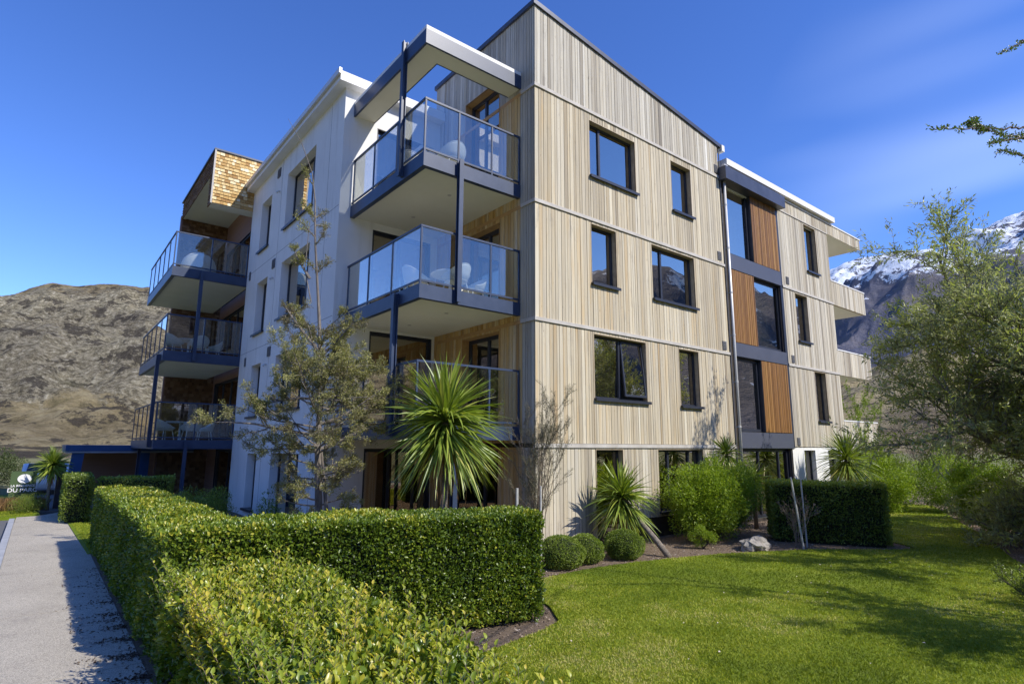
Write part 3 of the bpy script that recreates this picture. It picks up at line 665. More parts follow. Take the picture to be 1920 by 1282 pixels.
b = MB(); b.box(-3.42, -3.345, 4.1, 13.42, 12.22, 12.375); b.build('gutter', 'pipe', bld)
# wall vents on the plaster
for (y_, z_) in ((10.0, 11.55), (12.85, 8.42), (9.85, 8.2), (9.6, 5.15), (12.5, 5.1)):
    b = MB(); w_ = .30 if y_ < 12 else .14
    b.box(XW-.03, XW+.004, y_, y_+w_, z_, z_+.32)
    for i in range(6): b.box(XW-.042, XW-.03, y_+.03, y_+w_-.03, z_+.03+i*.045, z_+.05+i*.045)
    b.build('vent', 'vent', bld)
for (x_, z_) in ((7.80, 8.25), (7.78, 5.30), (12.3, 8.25), (12.24, 5.30), (12.17, 2.36), (7.90, 11.3)):
    b = MB(); b.box(x_, x_+.2, -.022, .02, z_, z_+.28)
    for i in range(5): b.box(x_+.02, x_+.18, -.034, -.022, z_+.03+i*.05, z_+.05+i*.05)
    b.build('vent', 'vent', bld)
for z_ in (10.95, 7.85, 4.9):
    b = MB(); b.tube([(XW+.003, 9.95, z_), (XW-.07, 9.95, z_), (XW-.10, 9.95, z_-.06)], [.035, .03, .04], 8); b.build('outlet_pipe', 'pipe', bld)

# ------------------------------------------------------------------ balconies
def vbar(b, x, y, z0, z1, w=.025): return b.box(x-w, x+w, y-w, y+w, z0, z1)
def balcony(x0, x1, y0, y1, zb, zt, xs, ys, hasleft=True):
    """slab with steel edge beam, front (y0) and left (x0) glass railing"""
    bal = MB().box(x0+.06, x1-.004, y0+.06, y1-.004, zb+.04, zt-.06).build('balcony', 'soffit', bld)
    f = MB(); f.box(x0, x1-.004, y0, y0+.055, zb, zt); f.box(x0, x0+.055, y0+.055, y1-.004, zb, zt)
    f.box(x0+.055, x1-.004, y0+.055, y0+.12, zb, zb+.018); f.box(x0+.055, x0+.12, y0+.12, y1-.004, zb, zb+.018)
    f.build('edge_beam', 'steel', bal)
    top = zt+1.31
    r = MB(); r.box(x0-.0, x1-.02, y0-.0, y0+.05, top-.045, top); r.box(x0, x0+.05, y0+.05, y1-.02, top-.045, top)
    r.box(x0+.0, x1-.02, y0+.008, y0+.042, zt+.06, zt+.10); r.box(x0+.008, x0+.042, y0+.05, y1-.02, zt+.06, zt+.10)
    r.build('handrail', 'steel', bal)
    for x in xs: vbar(MB(), x, y0+.025, zt-.12, top-.046, .019).build('rail_post', 'steel', bal)
    for y in ys[1:]: vbar(MB(), x0+.025, y, zt-.12, top-.046, .019).build('rail_post', 'steel', bal)
    for i in range(len(xs)-1): MB().box(xs[i]+.022, xs[i+1]-.022, y0+.021, y0+.029, zt+.102, top-.047).build('glass_panel', 'railglass', bal)
    for i in range(len(ys)-1): MB().box(x0+.021, x0+.029, ys[i]+.022, ys[i+1]-.022, zt+.102, top-.047).build('glass_panel', 'railglass', bal)
    return bal
ys1 = [.565, 1.87, 3.12, 4.35]
for zb, zt in ((8.34, 8.67), (5.36, 5.67), (2.43, 2.74)):
    balcony(-2.75, 0, .54, YW, zb, zt, [-2.725, -1.83, -.88, -.03], ys1)
ys2 = [13.43, 14.6, 15.8, 17.0, 18.2, 19.45]
for zb, zt in ((8.28, 8.63), (5.2, 5.56), (2.15, 2.46)):
    balcony(-5.58, -2.95, 13.4, 19.55, zb, zt, [-5.555, -4.35, -3.1], ys2)
def post(x, y, z0, z1, w=.055):
    b = MB(); b.box(x-w, x+w, y-w*1.1, y-w*.7, z0, z1); b.box(x-w, x+w, y+w*.7, y+w*1.1, z0, z1); b.box(x-.012, x+.012, y-w*.7, y+w*.7, z0, z1)
    b.build('steel_post', 'steel', bld)
def postx(x, y, z0, z1, w=.055):
    b = MB(); b.box(x-w*1.1, x-w*.7, y-w, y+w, z0, z1); b.box(x+w*.7, x+w*1.1, y-w, y+w, z0, z1); b.box(x-w*.7, x+w*.7, y-.012, y+.012, z0, z1)
    b.build('steel_post', 'steel', bld)
postx(-2.82, 1.50, 8.40, 11.86); post(-1.83, .47, 5.38, 8.72); postx(-2.82, 1.48, 2.5, 5.62); post(-1.83, .47, 0, 2.8)
post(-4.62, 13.33, 5.25, 8.55); postx(-5.65, 13.9, 2.2, 5.45); post(-4.6, 13.33, 0, 2.40); postx(-5.3, 19, 0, 2.2)
# pergola frame over the top corner balcony
b = MB(); zb, zt = 11.30, 11.66
b.box(-2.80, 0.03, .52, .575, zb, zt); b.box(-2.80, -2.745, .575, 4.6, zb, zt)
b.box(-2.17, 0.0, 1.06, 1.075, zb+.02, zt); b.box(-2.19, -2.17, 1.06, YW, zb+.02, zt)
pg = b.build('pergola', 'steel', bld)
b = MB(); b.box(-2.745, 0.0, .576, 1.058, zb+.03, zb+.05); b.box(-2.745, -2.192, 1.058, YW, zb+.03, zb+.05); b.build('soffit_lining', 'soffit', pg)
b = MB(); b.box(-2.79, 0.0, .53, 1.08, zt+.002, zt+.10); b.box(-2.79, -2.17, 1.08, YW, zt+.002, zt+.10); b.build('roof_edge', 'white', pg)

for zc in (8.375, 5.395, 2.465):
    for (xx, yy) in ((-1.4, 1.6), (-1.4, 3.4)): MB().lathe([(0, zc-.004), (.05, zc-.004), (.055, zc+.012)], xx, yy, 14).build('downlight', 'trim', bld)
for y_ in (5.4, 9.75):      # plaster control joints
    MB().box(XW-.003, XW+.001, y_, y_+.012, .1, 12.05).build('control_joint', 'vent', bld)
for z_ in (2.6, 5.6, 8.65):
    for a_, c_ in ((4.5, 5.39), (5.42, 9.74), (9.77, 13.38)): MB().box(XW-.003, XW+.001, a_, c_, z_, z_+.010).build('control_joint', 'vent', bld)
# ------------------------------------------------------------------ recess with tall windows
b = MB()
grid_wall(b, 'x', 8.16, 12.0, 0, 11.7, [(8.55, 11.8, 8.62, 11.1), (8.55, 11.8, 5.63, 8.05), (8.55, 11.8, 2.78, 5.16), (8.5, 11.65, .1, 2.25)], .05, 0, 1)
b.build('backing_wall', 'backing', bld)
for (z0, z1, a) in ((8.09, 8.60, 1), (5.18, 5.62, 1), (2.27, 2.77, 1)):
    MB().box(8.50, 11.86, -.03, .06, z0, z1).build('spandrel', 'spandrel', bld)
b = MB(); b.box(11.86, 12.0, -.004, .3, 2.27, 11.1); b.box(8.46, 8.50, .0, .3, 2.27, 11.1); b.build('recess_jamb', 'frame', bld)
def slatpanel(x0, x1, z0, z1):
    b = MB(); n = int((x1-x0)/.075)
    for i in range(n):
        a = x0+(x1-x0)*i/n; j = random.uniform(-.006, .006)
        b.box(a+.009, a+(x1-x0)/n-.009, -.02+j, .045, z0, z1, min(1, max(0, random.gauss(.55, .22))))
    s = b.build('slat_screen', 'slats', bld)
    MB().box(x0, x1, .0455, .07, z0, z1).build('screen_backing', 'backing', s)
slatpanel(10.07, 11.84, 8.62, 11.08); slatpanel(8.52, 9.95, 5.64, 8.07); slatpanel(10.07, 11.84, 2.79, 5.16)
window('x', (8.52, 10.05, 8.62, 11.1, []), 0, 1, depth=.12, sill=False, lining='frame', fw=.09)
window('x', (9.97, 11.84, 5.64, 8.07, []), 0, 1, depth=.12, sill=False, lining='frame', fw=.09)
window('x', (8.52, 10.05, 2.79, 5.16, []), 0, 1, depth=.12, sill=False, lining='frame', fw=.09, curtain=[(9.3, 9.95)])
window('x', (8.5, 11.68, .1, 2.25, [9.7, 11.0]), 0, 1, depth=.12, sill=False, lining='frame', fw=.09)
MB().box(8.1, 12.08, -.30, .10, 11.05, 11.50).build('window_hood', 'flash', bld)
MB().box(8.45, 16.75, -.16, 3, 11.70, 11.92).build('roof_slab', 'white', bld)
b = MB(); b.box(8.6, 16.3, .1, 3, 11.0, 11.69); b.box(8.2, 16.0, .45, 12, 0, 11.6); b.build('upper_wall', 'plaster', bld)
# downpipe
b = MB(); b.tube([(8.32, -.09, 11.2), (8.32, -.09, 0)], .045, 10); dpipe = b.build('downpipe', 'pipe', bld, smooth=True)
b = MB()
for z in (2.9, 4.3, 5.8, 7.2, 8.7, 10.2): b.tube([(8.32, -.09, z), (8.32, -.09, z+.05)], .054, 10); b.box(8.30, 8.34, -.06, .03, z, z+.04)
b.build('pipe_bracket', 'pipe', dpipe)
b = MB(); b.box(8.22, 8.42, -.2, .0, 11.2, 11.62); b.build('rain_head', 'pipe', dpipe)
b = MB(); b.tube([(8.18, -.03, 12.2), (8.18, -.03, .2)], .02, 6); b.build('cable_conduit', 'vent', bld)
# ground floor right: white piers and windows
GW = [(12.70, 13.55, .3, 2.2, []), (14.6, 15.4, .3, 2.2, [])]
b = MB(); grid_wall(b, 'x', 11.86, 16.2, 0, 2.31, [o[:4] for o in GW], .03, 0, 1); b.face([(16.2, .03, 0), (16.2, 9, 0), (16.2, 9, 11.6), (16.2, .03, 11.6)]); b.build('plaster_wall', 'plaster', bld)
for o in GW: window('x', o, .03, 1, lining='plaster')
# right end balconies with board fronts
for (z0, z1) in ((8.09, 9.08), (5.17, 6.18), (2.28, 3.33)):
    b = MB(); boards(b, 'x', 16.2, 19.5, z0, z1, [], 0.0, 1, .82, w=.2)
    eb = b.build('end_balcony', 'timber', bld)
    MB().box(16.2, 19.5, .024, .12, z0+.01, z1-.005).build('balustrade_core', 'lining', eb)
    MB().box(16.16, 19.54, -.02, .14, z1, z1+.045).build('capping', 'white', eb)
    MB().box(16.2, 19.5, .12, 4.2, z0+.02, z0+.24).build('slab', 'soffit', eb)
    g = MB(); g.box(16.22, 18.6, 2.6, 2.61, z1, z1+.34); g.build('glass_panel', 'railglass', eb)
    g = MB(); g.box(16.22, 18.6, 2.59, 2.62, z1+.34, z1+.38); g.box(18.6, 18.64, 2.59, 2.62, z0+.24, z1+.38); g.build('handrail', 'steel', eb)
b = MB(); boards(b, 'x', 12.02, 19.6, 11.13, 11.60, [], -.002, 1, .8, w=.2)
eb = b.build('end_canopy', 'timber', bld)
MB().box(16.2, 19.6, .024, 4.2, 11.15, 11.58).build('slab', 'soffit', eb); MB().box(12.02, 19.64, -.03, .10, 11.60, 11.65).build('capping', 'white', eb)
MB().box(12.02, 16.2, -.03, .02, 11.09, 11.125).build('floor_band', 'trim', eb)

# ------------------------------------------------------------------ shingle hood and recess behind the far balconies
def shingles(b, plane, u0, u1, z0, z1, c, sgn, weather):
    z = z0; row = 0; rh = .13
    while z < z1-.02:
        u = u0-(random.random()*.1); zt = min(z+rh*1.25, z1)
        while u < u1:
            w = random.uniform(.09, .21); a, e = max(u, u0), min(u+w-.008, u1)
            if e-a > .02:
                j = random.uniform(-.012, .012); t = random.random(); zz = z+j*.8
                th0 = .035+random.uniform(0, .012); th1 = .008
                pts = [(a, th0, zz), (e, th0, zz), (e, th1, zt), (a, th1, zt), (a, 0, zz), (e, 0, zz)]
                P = [(u_, c-sgn*d, z_) if plane == 'x' else (c-sgn*d, u_, z_) for u_, d, z_ in pts]
                b.face([P[0], P[1], P[2], P[3]], t, weather); b.face([P[4], P[5], P[1], P[0]], t*.5, weather)
                b.face([P[4], P[0], P[3], P[3]][:3], t*.6, weather); b.face([P[1], P[5], P[2]], t*.6, weather)
            u += w
        z += rh; row += 1
b = MB(); shingles(b, 'x', -4.54, -2.5, 11.32, 13.42, 13.4, 1, 1.0)
hood = b.build('shingle_hood', 'shingle', bld)
b = MB(); b.box(-4.54, -2.5, 13.402, 13.98, 11.30, 13.43); b.box(-4.54, -4.42, 13.98, 19.8, 12.62, 13.43); b.box(-4.42, -2.5, 13.98, 19.8, 12.66, 12.8); b.build('hood_core', 'soffit', hood)
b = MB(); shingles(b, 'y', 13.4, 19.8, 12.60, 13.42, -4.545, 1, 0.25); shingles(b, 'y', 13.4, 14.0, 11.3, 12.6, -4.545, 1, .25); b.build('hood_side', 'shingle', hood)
b = MB(); b.box(-4.62, -2.45, 13.33, 19.95, 13.435, 13.5); b.build('hood_flashing', 'flash', hood)
b = MB(); b.box(-4.60, -4.54, 13.34, 13.40, 11.28, 13.435); b.build('corner_bead', 'trim', hood)
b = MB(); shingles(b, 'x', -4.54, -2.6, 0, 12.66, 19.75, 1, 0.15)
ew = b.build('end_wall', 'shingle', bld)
MB().box(-4.6, -2.6, 19.76, 20.0, 0, 12.79).build('wall_core', 'brown', ew)
# glazed doors facing the side, in the recess
RD = [(13.7, 19.4, 8.62, 11.2, [15.1, 16.6, 18]), (13.7, 19.4, 5.5, 8.0, [15.1, 16.6, 18]), (13.7, 19.4, 2.5, 5.0, [15.1, 16.6, 18]), (14.4, 18.0, .1, 2.1, [16])]
b = MB(); grid_wall(b, 'y', 13.4, 19.75, 0, 12.79, [o[:4] for o in RD], -2.6, 0, 1); b.build('recess_wall', 'brown', bld)
for k, o in enumerate(RD): window('y', o, -2.6, 1, depth=.05, sill=False, lining='frame', fw=.08, name='sliding_door', curtain=[(o[0]+.1, o[0]+.9)] if k < 3 else None)

# ------------------------------------------------------------------ balcony furniture
def make_chair():
    root = empty('patio_chair', (0, 0, 0), '-', 'chair')
    b = MB(); prof = [(.19, .40), (.26, .42), (.30, .55), (.33, .70), (.335, .76)]
    n = 22; a0, a1 = math.radians(-35), math.radians(215)
    for j in range(n):
        t0 = a0+(a1-a0)*j/n; t1 = a0+(a1-a0)*(j+1)/n
        def H(t, k): s = .5-.5*math.cos((t-a0)/(a1-a0)*2*PI); return .18+.82*s if k else 1
        for i in range(len(prof)-1):
            q = []
            for (t, pi) in ((t0, i), (t1, i), (t1, i+1), (t0, i+1)):
                r, z = prof[pi]; z = .42+(z-.42)*H(t, 1)*1.05 if pi > 1 else z
                q.append((r*math.cos(t), r*math.sin(t), z))
            b.face(q)
    b.build('shell', 'wicker', root, solid=.018, smooth=True)
    b = MB(); b.lathe([(.0, .385), (.25, .385), (.275, .41), (.25, .435), (0, .435)], 0, 0, 20); b.build('seat', 'cushion', root, smooth=True)
    for sx in (-1, 1):
        for sy in (-1, 1):
            b = MB(); b.tube([(sx*.17, sy*.17, .39), (sx*.24, sy*.24, 0)], [.016, .013], 8); b.build('leg', 'wicker', root)
    b = MB(); rim = []
    for j in range(n+1):
        t = a0+(a1-a0)*j/n; s = .18+.82*(.5-.5*math.cos((t-a0)/(a1-a0)*2*PI)); rim.append((.335*math.cos(t), .335*math.sin(t), .42+.34*s*1.05))
    b.tube(rim, .016, 8); b.build('rim', 'wicker', root, smooth=True)
    return root
def make_table():
    root = empty('patio_table', (0, 0, 0), '-', 'table')
    b = MB(); b.lathe([(0, .70), (.46, .70), (.48, .715), (.48, .73), (.46, .742), (0, .742)], 0, 0, 28); b.build('tabletop', 'tabletop', root, smooth=False)
    b = MB(); b.lathe([(.05, .70), (.035, .4), (.05, .05), (.24, .03), (.25, 0), (0, 0)], 0, 0, 20); b.build('pedestal', 'wicker', root, smooth=True)
    return root
ch0 = make_chair(); tb0 = make_table()
uc = [False, False]
def put(proto, k, x, y, z, rz, label, group):
    o = proto if not uc[k] else copy_tree(proto); uc[k] = True
    o.location = (x, y, z); o.rotation_euler = (0, 0, rz); o['label'] = label; o['group'] = group; return o
G1 = 'white tub chairs on the balconies'; G2 = 'round tables on the balconies'
D_ = math.radians
put(tb0, 1, -1.35, 1.55, 5.612, 0, 'round white table on the middle corner balcony beside the palm side chairs', G2)
put(ch0, 0, -2.15, 1.75, 5.612, D_(90), 'white tub chair at the outer left corner of the middle corner balcony', G1)
put(ch0, 0, -1.55, 1.0, 5.612, D_(200), 'white tub chair in front of the table on the middle corner balcony', G1)
put(ch0, 0, -.72, 1.5, 5.612, D_(280), 'white tub chair nearest the timber wall on the middle corner balcony', G1)
put(ch0, 0, -2.15, 2.15, 8.612, D_(120), 'white tub chair at the left railing of the top corner balcony', G1)
put(ch0, 0, -1.65, 1.15, 8.612, D_(180), 'white tub chair behind the front glass of the top corner balcony', G1)
for (z, nm, mk) in ((5.50, 'middle', 1), (2.40, 'lowest', 1)):
    put(tb0, 1, -4.55, 15.0, z, 0, 'round white table on the %s balcony of the far left stack' % nm, G2)
    put(ch0, 0, -5.15, 14.3, z, D_(120), 'white tub chair at the outer corner of the %s far left balcony' % nm, G1)
    put(ch0, 0, -4.35, 14.15, z, D_(190), 'white tub chair in front of the table on the %s far left balcony' % nm, G1)
    put(ch0, 0, -3.75, 14.8, z, D_(270), 'white tub chair right of the table on the %s far left balcony' % nm, G1)
# covered round thing on the top far left balcony
b = MB(); b.lathe([(0, .92), (.15, .91), (.36, .84), (.52, .68), (.60, .45), (.62, .10), (.60, 0)], 0, 0, 26)
o = b.build('covered_table', 'cushion', org=(0, 0, 0), smooth=True); o.location = (-4.6, 14.3, 8.57); tag(o, 'round table under a pale dome shaped cover on the top far left balcony', 'covered table')
hb = empty('pedestal_box', (-1.55, 2.6, 8.61), 'white square box with a dark slot on a slim post on the top corner balcony', 'post box')
MB().box(-1.78, -1.36, 2.42, 2.82, 9.55, 9.95).build('box_body', 'tabletop', hb)
MB().box(-1.585, -1.565, 2.412, 2.42, 9.70, 9.86).build('slot', 'frame', hb)
b = MB(); b.lathe([(.05, 9.55), (.05, 8.66), (.2, 8.64), (.2, 8.61)], -1.55, 2.6, 14); b.build('post', 'tabletop', hb)

# things inside the ground floor room
art = MB().box(-.74, -.70, 4.9, 5.0, 0, 0.01)
art = empty('wall_picture', (-1.40, 6.9, 1.05), 'yellow picture with a dark disc hanging inside the ground floor room', 'picture')
MB().box(-1.62, -1.15, 6.86, 6.89, .98, 1.66).build('canvas', 'yellowart', art)
b = MB(); b.v = [(-1.385+.16*math.cos(t*PI/12), 6.852, 1.34+.17*math.sin(t*PI/12)) for t in range(24)]; b.f = [tuple(range(24))]; b.t = [.5]; b.w = [.5]; b.o = [0]; b.build('dark_disc', 'darkprint', art)
MB().box(-1.62, -1.15, 6.86, 6.89, 1.68, 1.84).build('red_strip', 'redprint', art)
so = empty('sofa', (-1.1, 6.0, 0), 'dark navy sofa inside the ground floor room under the yellow picture', 'sofa')
MB().box(-1.8, -.4, 5.6, 6.3, .08, .42).build('seat', 'sofa', so); MB().box(-1.8, -.4, 6.3, 6.5, .08, .85).build('backrest', 'sofa', so)
MB().box(-1.98, -1.8, 5.6, 6.5, .08, .6).build('armrest', 'sofa', so); MB().box(-.4, -.22, 5.6, 6.5, .08, .6).build('armrest', 'sofa', so)

# ------------------------------------------------------------------ hedges
def hedge_sheet(faces, dens, rng):
    """faces: list of (origin, u, v, normal) parallelograms; returns points, normals"""
    P = []; Nn = []
    for fc in faces:
        o, u, v, n = map(np.array, fc[:4]); w4 = fc[4] if len(fc) > 4 else 0; A = np.linalg.norm(np.cross(u, v)); k = int(A*dens)
        a = rng.random((k, 1)); c = rng.random((k, 1)); P.append(o+a*u+c*v+a*c*w4); Nn.append(np.broadcast_to(unit(n.astype(float)), (k, 3)))
    return np.concatenate(P), np.concatenate(Nn)
def boxfaces(cs, h, z0=0.0):
    """cs: 4 base corners counterclockwise -> side faces + top"""
    fs = []; cs = [np.array((x, y, z0), float) for x, y in cs]
    for i in range(4):
        a, c = cs[i], cs[(i+1) % 4]; u = c-a; n = np.cross(u, (0, 0, 1)); fs.append((a, u, np.array((0, 0, h-z0)), n))
    fs.append((cs[0]+np.array((0, 0, h-z0)), cs[1]-cs[0], cs[3]-cs[0], np.array((0, 0, 1.)), cs[2]-cs[1]-cs[3]+cs[0]))
    return fs
def hedge_leaves(name, faces, dens, size, mat, parent, rng, bump_=.05, depth=.10, tonef=None, shape='oval', up=.5):
    P, Nn = hedge_sheet(faces, dens, rng); n = len(P)
    nb = fbm(P[:, 0]*2.3+P[:, 2]*1.7, P[:, 1]*2.3+P[:, 2]*1.1, 4, 5)-.47
    P = P+Nn*(nb*bump_*3)[:, None]-Nn*(rng.random((n, 1))**1.6*depth)+rng.normal(0, .012, (n, 3))
    D = unit(Nn*.75+rng.normal(0, .55, (n, 3))+np.array((0, 0, up)))
    NU = unit(Nn*.75+np.array((0, 0, .55))+rng.normal(0, .5, (n, 3)))
    L = size*rng.uniform(.65, 1.25, n); T = np.clip(rng.beta(2.2, 2.6, n)+nb*.9, 0, 1)
    if tonef is not None: T = np.clip(tonef(P, T), 0, 1)
    return leaves(name, P, D, NU, L, L*.55, T, mat, parent, shape)
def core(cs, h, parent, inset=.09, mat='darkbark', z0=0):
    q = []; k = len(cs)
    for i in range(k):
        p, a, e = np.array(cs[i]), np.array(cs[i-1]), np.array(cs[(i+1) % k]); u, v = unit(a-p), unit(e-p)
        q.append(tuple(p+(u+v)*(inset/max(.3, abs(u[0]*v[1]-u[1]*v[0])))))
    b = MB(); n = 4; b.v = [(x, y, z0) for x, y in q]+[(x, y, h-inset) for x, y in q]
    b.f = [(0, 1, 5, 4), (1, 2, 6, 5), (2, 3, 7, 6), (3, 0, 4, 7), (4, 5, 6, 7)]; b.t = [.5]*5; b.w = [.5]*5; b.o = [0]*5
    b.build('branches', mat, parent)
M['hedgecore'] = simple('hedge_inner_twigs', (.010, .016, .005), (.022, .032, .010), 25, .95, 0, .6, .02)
hg = empty('hedge', (-6.9, -1, 0), 'long clipped L shaped hedge with glossy yellow green leaves along the pavement', 'hedge')
rng = np.random.default_rng(1)
A1 = [(-7.45, -2.3), (-6.45, -2.2), (-6.42, 6.7), (-7.45, 7.0)]
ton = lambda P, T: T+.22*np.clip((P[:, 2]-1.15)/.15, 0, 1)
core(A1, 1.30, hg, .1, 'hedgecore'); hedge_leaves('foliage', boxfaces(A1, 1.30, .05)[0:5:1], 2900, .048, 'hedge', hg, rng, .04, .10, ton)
A2 = [(-7.46, -2.62), (-3.12, -3.72), (-2.85, -2.85), (-6.3, -1.7)]
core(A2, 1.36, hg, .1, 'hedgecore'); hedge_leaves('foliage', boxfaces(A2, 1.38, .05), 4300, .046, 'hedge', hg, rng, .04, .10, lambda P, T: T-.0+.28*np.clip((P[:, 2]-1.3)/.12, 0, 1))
hn = empty('shaggy_hedge', (-6.95, -5.7, 0), 'untrimmed hedge end in the foreground with bright yellow young shoots', 'hedge')
A3 = [(-7.45, -7.9), (-6.36, -7.75), (-6.22, -3.35), (-7.46, -2.9)]
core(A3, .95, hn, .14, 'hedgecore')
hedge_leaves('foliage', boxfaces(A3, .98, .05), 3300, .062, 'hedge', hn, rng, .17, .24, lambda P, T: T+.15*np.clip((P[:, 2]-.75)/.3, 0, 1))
# young upright shoots on top
SP = MB(); PC = []; PD = []; PN = []; PL = []; PT = []
for i in range(950):
    y = rng.uniform(-7.85, -3.2); x = rng.uniform(-7.46, -6.28); z = .86
    hgt = rng.uniform(.14, .36)*(1.25 if rng.random() < .25 else .85); lean = rng.normal(0, .16, 2)
    if rng.random() < .25: x = -7.46+rng.uniform(-.05, .1); z = rng.uniform(.5, 1.0); lean = np.array((-.5, rng.normal(0, .2)))
    top = np.array((x+lean[0]*hgt, y+lean[1]*hgt, z+hgt)); base = np.array((x, y, z))
    SP.tube([base, (base+top)/2, top], [.0028, .002, .001], 4, cap=False)
    k = int(7+hgt*26); ph = rng.random()*6
    for j in range(k):
        t = (j+.5)/k; a = ph+j*2.4; p = base+(top-base)*t
        PC.append(p); PD.append((math.cos(a), math.sin(a), .65+.6*t)); PN.append((-math.cos(a)*.5, -math.sin(a)*.5, 1)); PL.append(rng.uniform(.045, .075)*(1.15-.45*t)); PT.append(min(1, max(0, rng.normal(.5, .2)+.25*t+.28*math.sin(x*5+1)*math.sin(y*2.3))))
SP.build('stems', 'twig', hn)
PC, PD, PN, PL, PT = map(np.array, (PC, PD, PN, PL, PT))
leaves('shoots', PC, PD, PN, PL, PL*.5, PT, 'shoot', hn)
# single shoot by the lawn edge
sh = empty('shoot', (-6.3, -7.75, 0.0), 'single leafy shoot standing out of the lawn right of the shaggy hedge', 'plant')
b = MB(); b.tube([(-6.3, -7.75, 0), (-6.33, -7.7, .6), (-6.30, -7.72, 1.12)], [.006, .004, .002], 5); b.build('stem', 'twig', sh)
n = 34; t = np.linspace(.35, 1, n); a = np.arange(n)*2.4
leaves('foliage', np.stack([-6.315+0*t, -7.72+0*t, 1.12*t], 1), np.stack([np.cos(a), np.sin(a), .8+0*t], 1), np.stack([-np.cos(a)*.4, -np.sin(a)*.4, 1+0*t], 1), .05, .024, R_.uniform(.2, .7, n), 'shoot', sh)

def boxhedge(cs, h, label, mat, dens=1500, size=.045, tf=None, seed=3, group=None):
    c = np.mean(cs, 0); r = empty('hedge', (c[0], c[1], 0), label, 'hedge', group)
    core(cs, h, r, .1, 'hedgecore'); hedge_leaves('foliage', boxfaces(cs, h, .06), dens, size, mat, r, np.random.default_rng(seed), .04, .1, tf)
    return r
boxhedge([(5.9, -2.25), (7.05, -4.45), (7.75, -4.1), (6.65, -1.7)], 1.44, 'dark clipped box shaped hedge on the lawn edge with a bright lit end', 'hedgedark', 1900, .05, lambda P, T: T+.45*np.clip((P[:, 2]-1.3)/.1, 0, 1))  # leaf tone raised at the top, sunlight put into the colour
boxhedge([(-7.86, 12.2), (-7.2, 12.0), (-7.1, 15.2), (-7.8, 15.4)], 1.32, 'small dark cube hedge beside the pavement near the blue carport', 'hedgedark', 1100, .055, seed=4)
boxhedge([(-7.1, 12.3), (-5.2, 11.6), (-5.0, 12.3), (-6.9, 13.1)], 1.28, 'low shaded hedge strip behind the long hedge near the far left balconies', 'hedgedark', 1000, .055, lambda P, T: T+.3, seed=6)

# shrubs as leafy ellipsoids of many clumps
def shrub(name, c, r, label, cat, mat, n, size, seed=1, clump=.35, group=None, stems=7, flat=.0, shape='d', up=.4, lean=.0, tone0=0., nclump=None):
    rg = np.random.default_rng(seed); c = np.array(c, float); r = np.array(r, float)
    root = empty(name, (c[0], c[1], 0), label, cat, group)
    nc = nclump or max(10, int(18*(r.prod()**(1/3))/.5))
    u = unit(rg.normal(0, 1, (nc, 3))); u[:, 2] = np.where(rg.random(nc) < .45, -np.abs(u[:, 2]), np.abs(u[:, 2])); u = unit(u)
    cc = c+u*r*rg.uniform(.45, .88, (nc, 1)); cr = clump*r.mean()*rg.uniform(.7, 1.2, nc)
    k = rg.integers(0, nc, n); v = unit(rg.normal(0, 1, (n, 3)))
    P = cc[k]+v*cr[k][:, None]*rg.uniform(.45, 1.05, (n, 1))**.6
    out = unit((P-c)/r); P = P[P[:, 2] > .05]; m_ = len(P); out = unit((P-c)/r)
    D = unit(out*.7+rg.normal(0, .6, (m_, 3))+np.array((0, 0, up))); NU = unit(rg.normal(0, .5, (m_, 3))+np.array((0, 0, 1.)))
    ct = rg.uniform(-.18, .18, nc)[k[:m_]] if m_ <= n else 0
    T = np.clip(rg.beta(2.2, 2.4, m_)+ct+tone0, 0, 1); L = size*rg.uniform(.6, 1.3, m_)
    leaves('foliage', P, D, NU, L, L*.42, T, mat, root, 'oval' if shape == 'o' else 'd')
    b = MB()
    for i in range(stems):
        a = rg.random()*6.28; tgt = cc[rg.integers(0, nc)]
        b.tube([(c[0], c[1], 0), ((c[0]*.5+tgt[0]*.5), (c[1]*.5+tgt[1]*.5), tgt[2]*.45), tuple(tgt)], [.02, .014, .006], 5)
    b.build('stems', 'darkbark', root)
    return root
def ball(name, c, r, label, n, seed, mat='box', group=None, size=.022):
    rg = np.random.default_rng(seed); root = empty(name, (c[0], c[1], 0), label, 'shrub', group)
    v = unit(rg.normal(0, 1, (n, 3))); rr = np.array(r); nb = fbm(v[:, 0]*3+7, v[:, 1]*3+v[:, 2]*2, 4, seed)-.47
    P = np.array(c)+v*rr*(1+nb*.34-rg.random(n)*.10)[:, None]; keep = P[:, 2] > .03; P, v, nb = P[keep], v[keep], nb[keep]; m_ = len(P)
    leaves('foliage', P, v*.7+rg.normal(0, .55, (m_, 3)), rg.normal(0, .5, (m_, 3))+np.array((0, 0, 1)), size*rg.uniform(.7, 1.3, m_), size*.6, np.clip(rg.beta(2, 2.2, m_)+nb, 0, 1), mat, root)
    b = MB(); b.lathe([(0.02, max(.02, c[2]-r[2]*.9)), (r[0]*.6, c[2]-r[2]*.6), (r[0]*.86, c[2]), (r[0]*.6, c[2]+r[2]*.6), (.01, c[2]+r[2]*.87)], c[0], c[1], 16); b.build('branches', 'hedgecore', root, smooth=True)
    return root
GB = 'clipped round shrubs on the bed edge'
ball('ball_shrub', (-.50, -1.30, .27), (.46, .46, .33), 'largest clipped ball shrub, at the left end of the bed by the timber wall', 15000, 1, group=GB)
ball('ball_shrub', (.22, -1.25, .25), (.38, .40, .30), 'clipped ball shrub in the middle, tucked behind the larger left one', 12000, 2, group=GB)
ball('ball_shrub', (1.18, -1.45, .27), (.42, .42, .33), 'clipped ball shrub under the leaning cordyline', 14000, 3, group=GB)
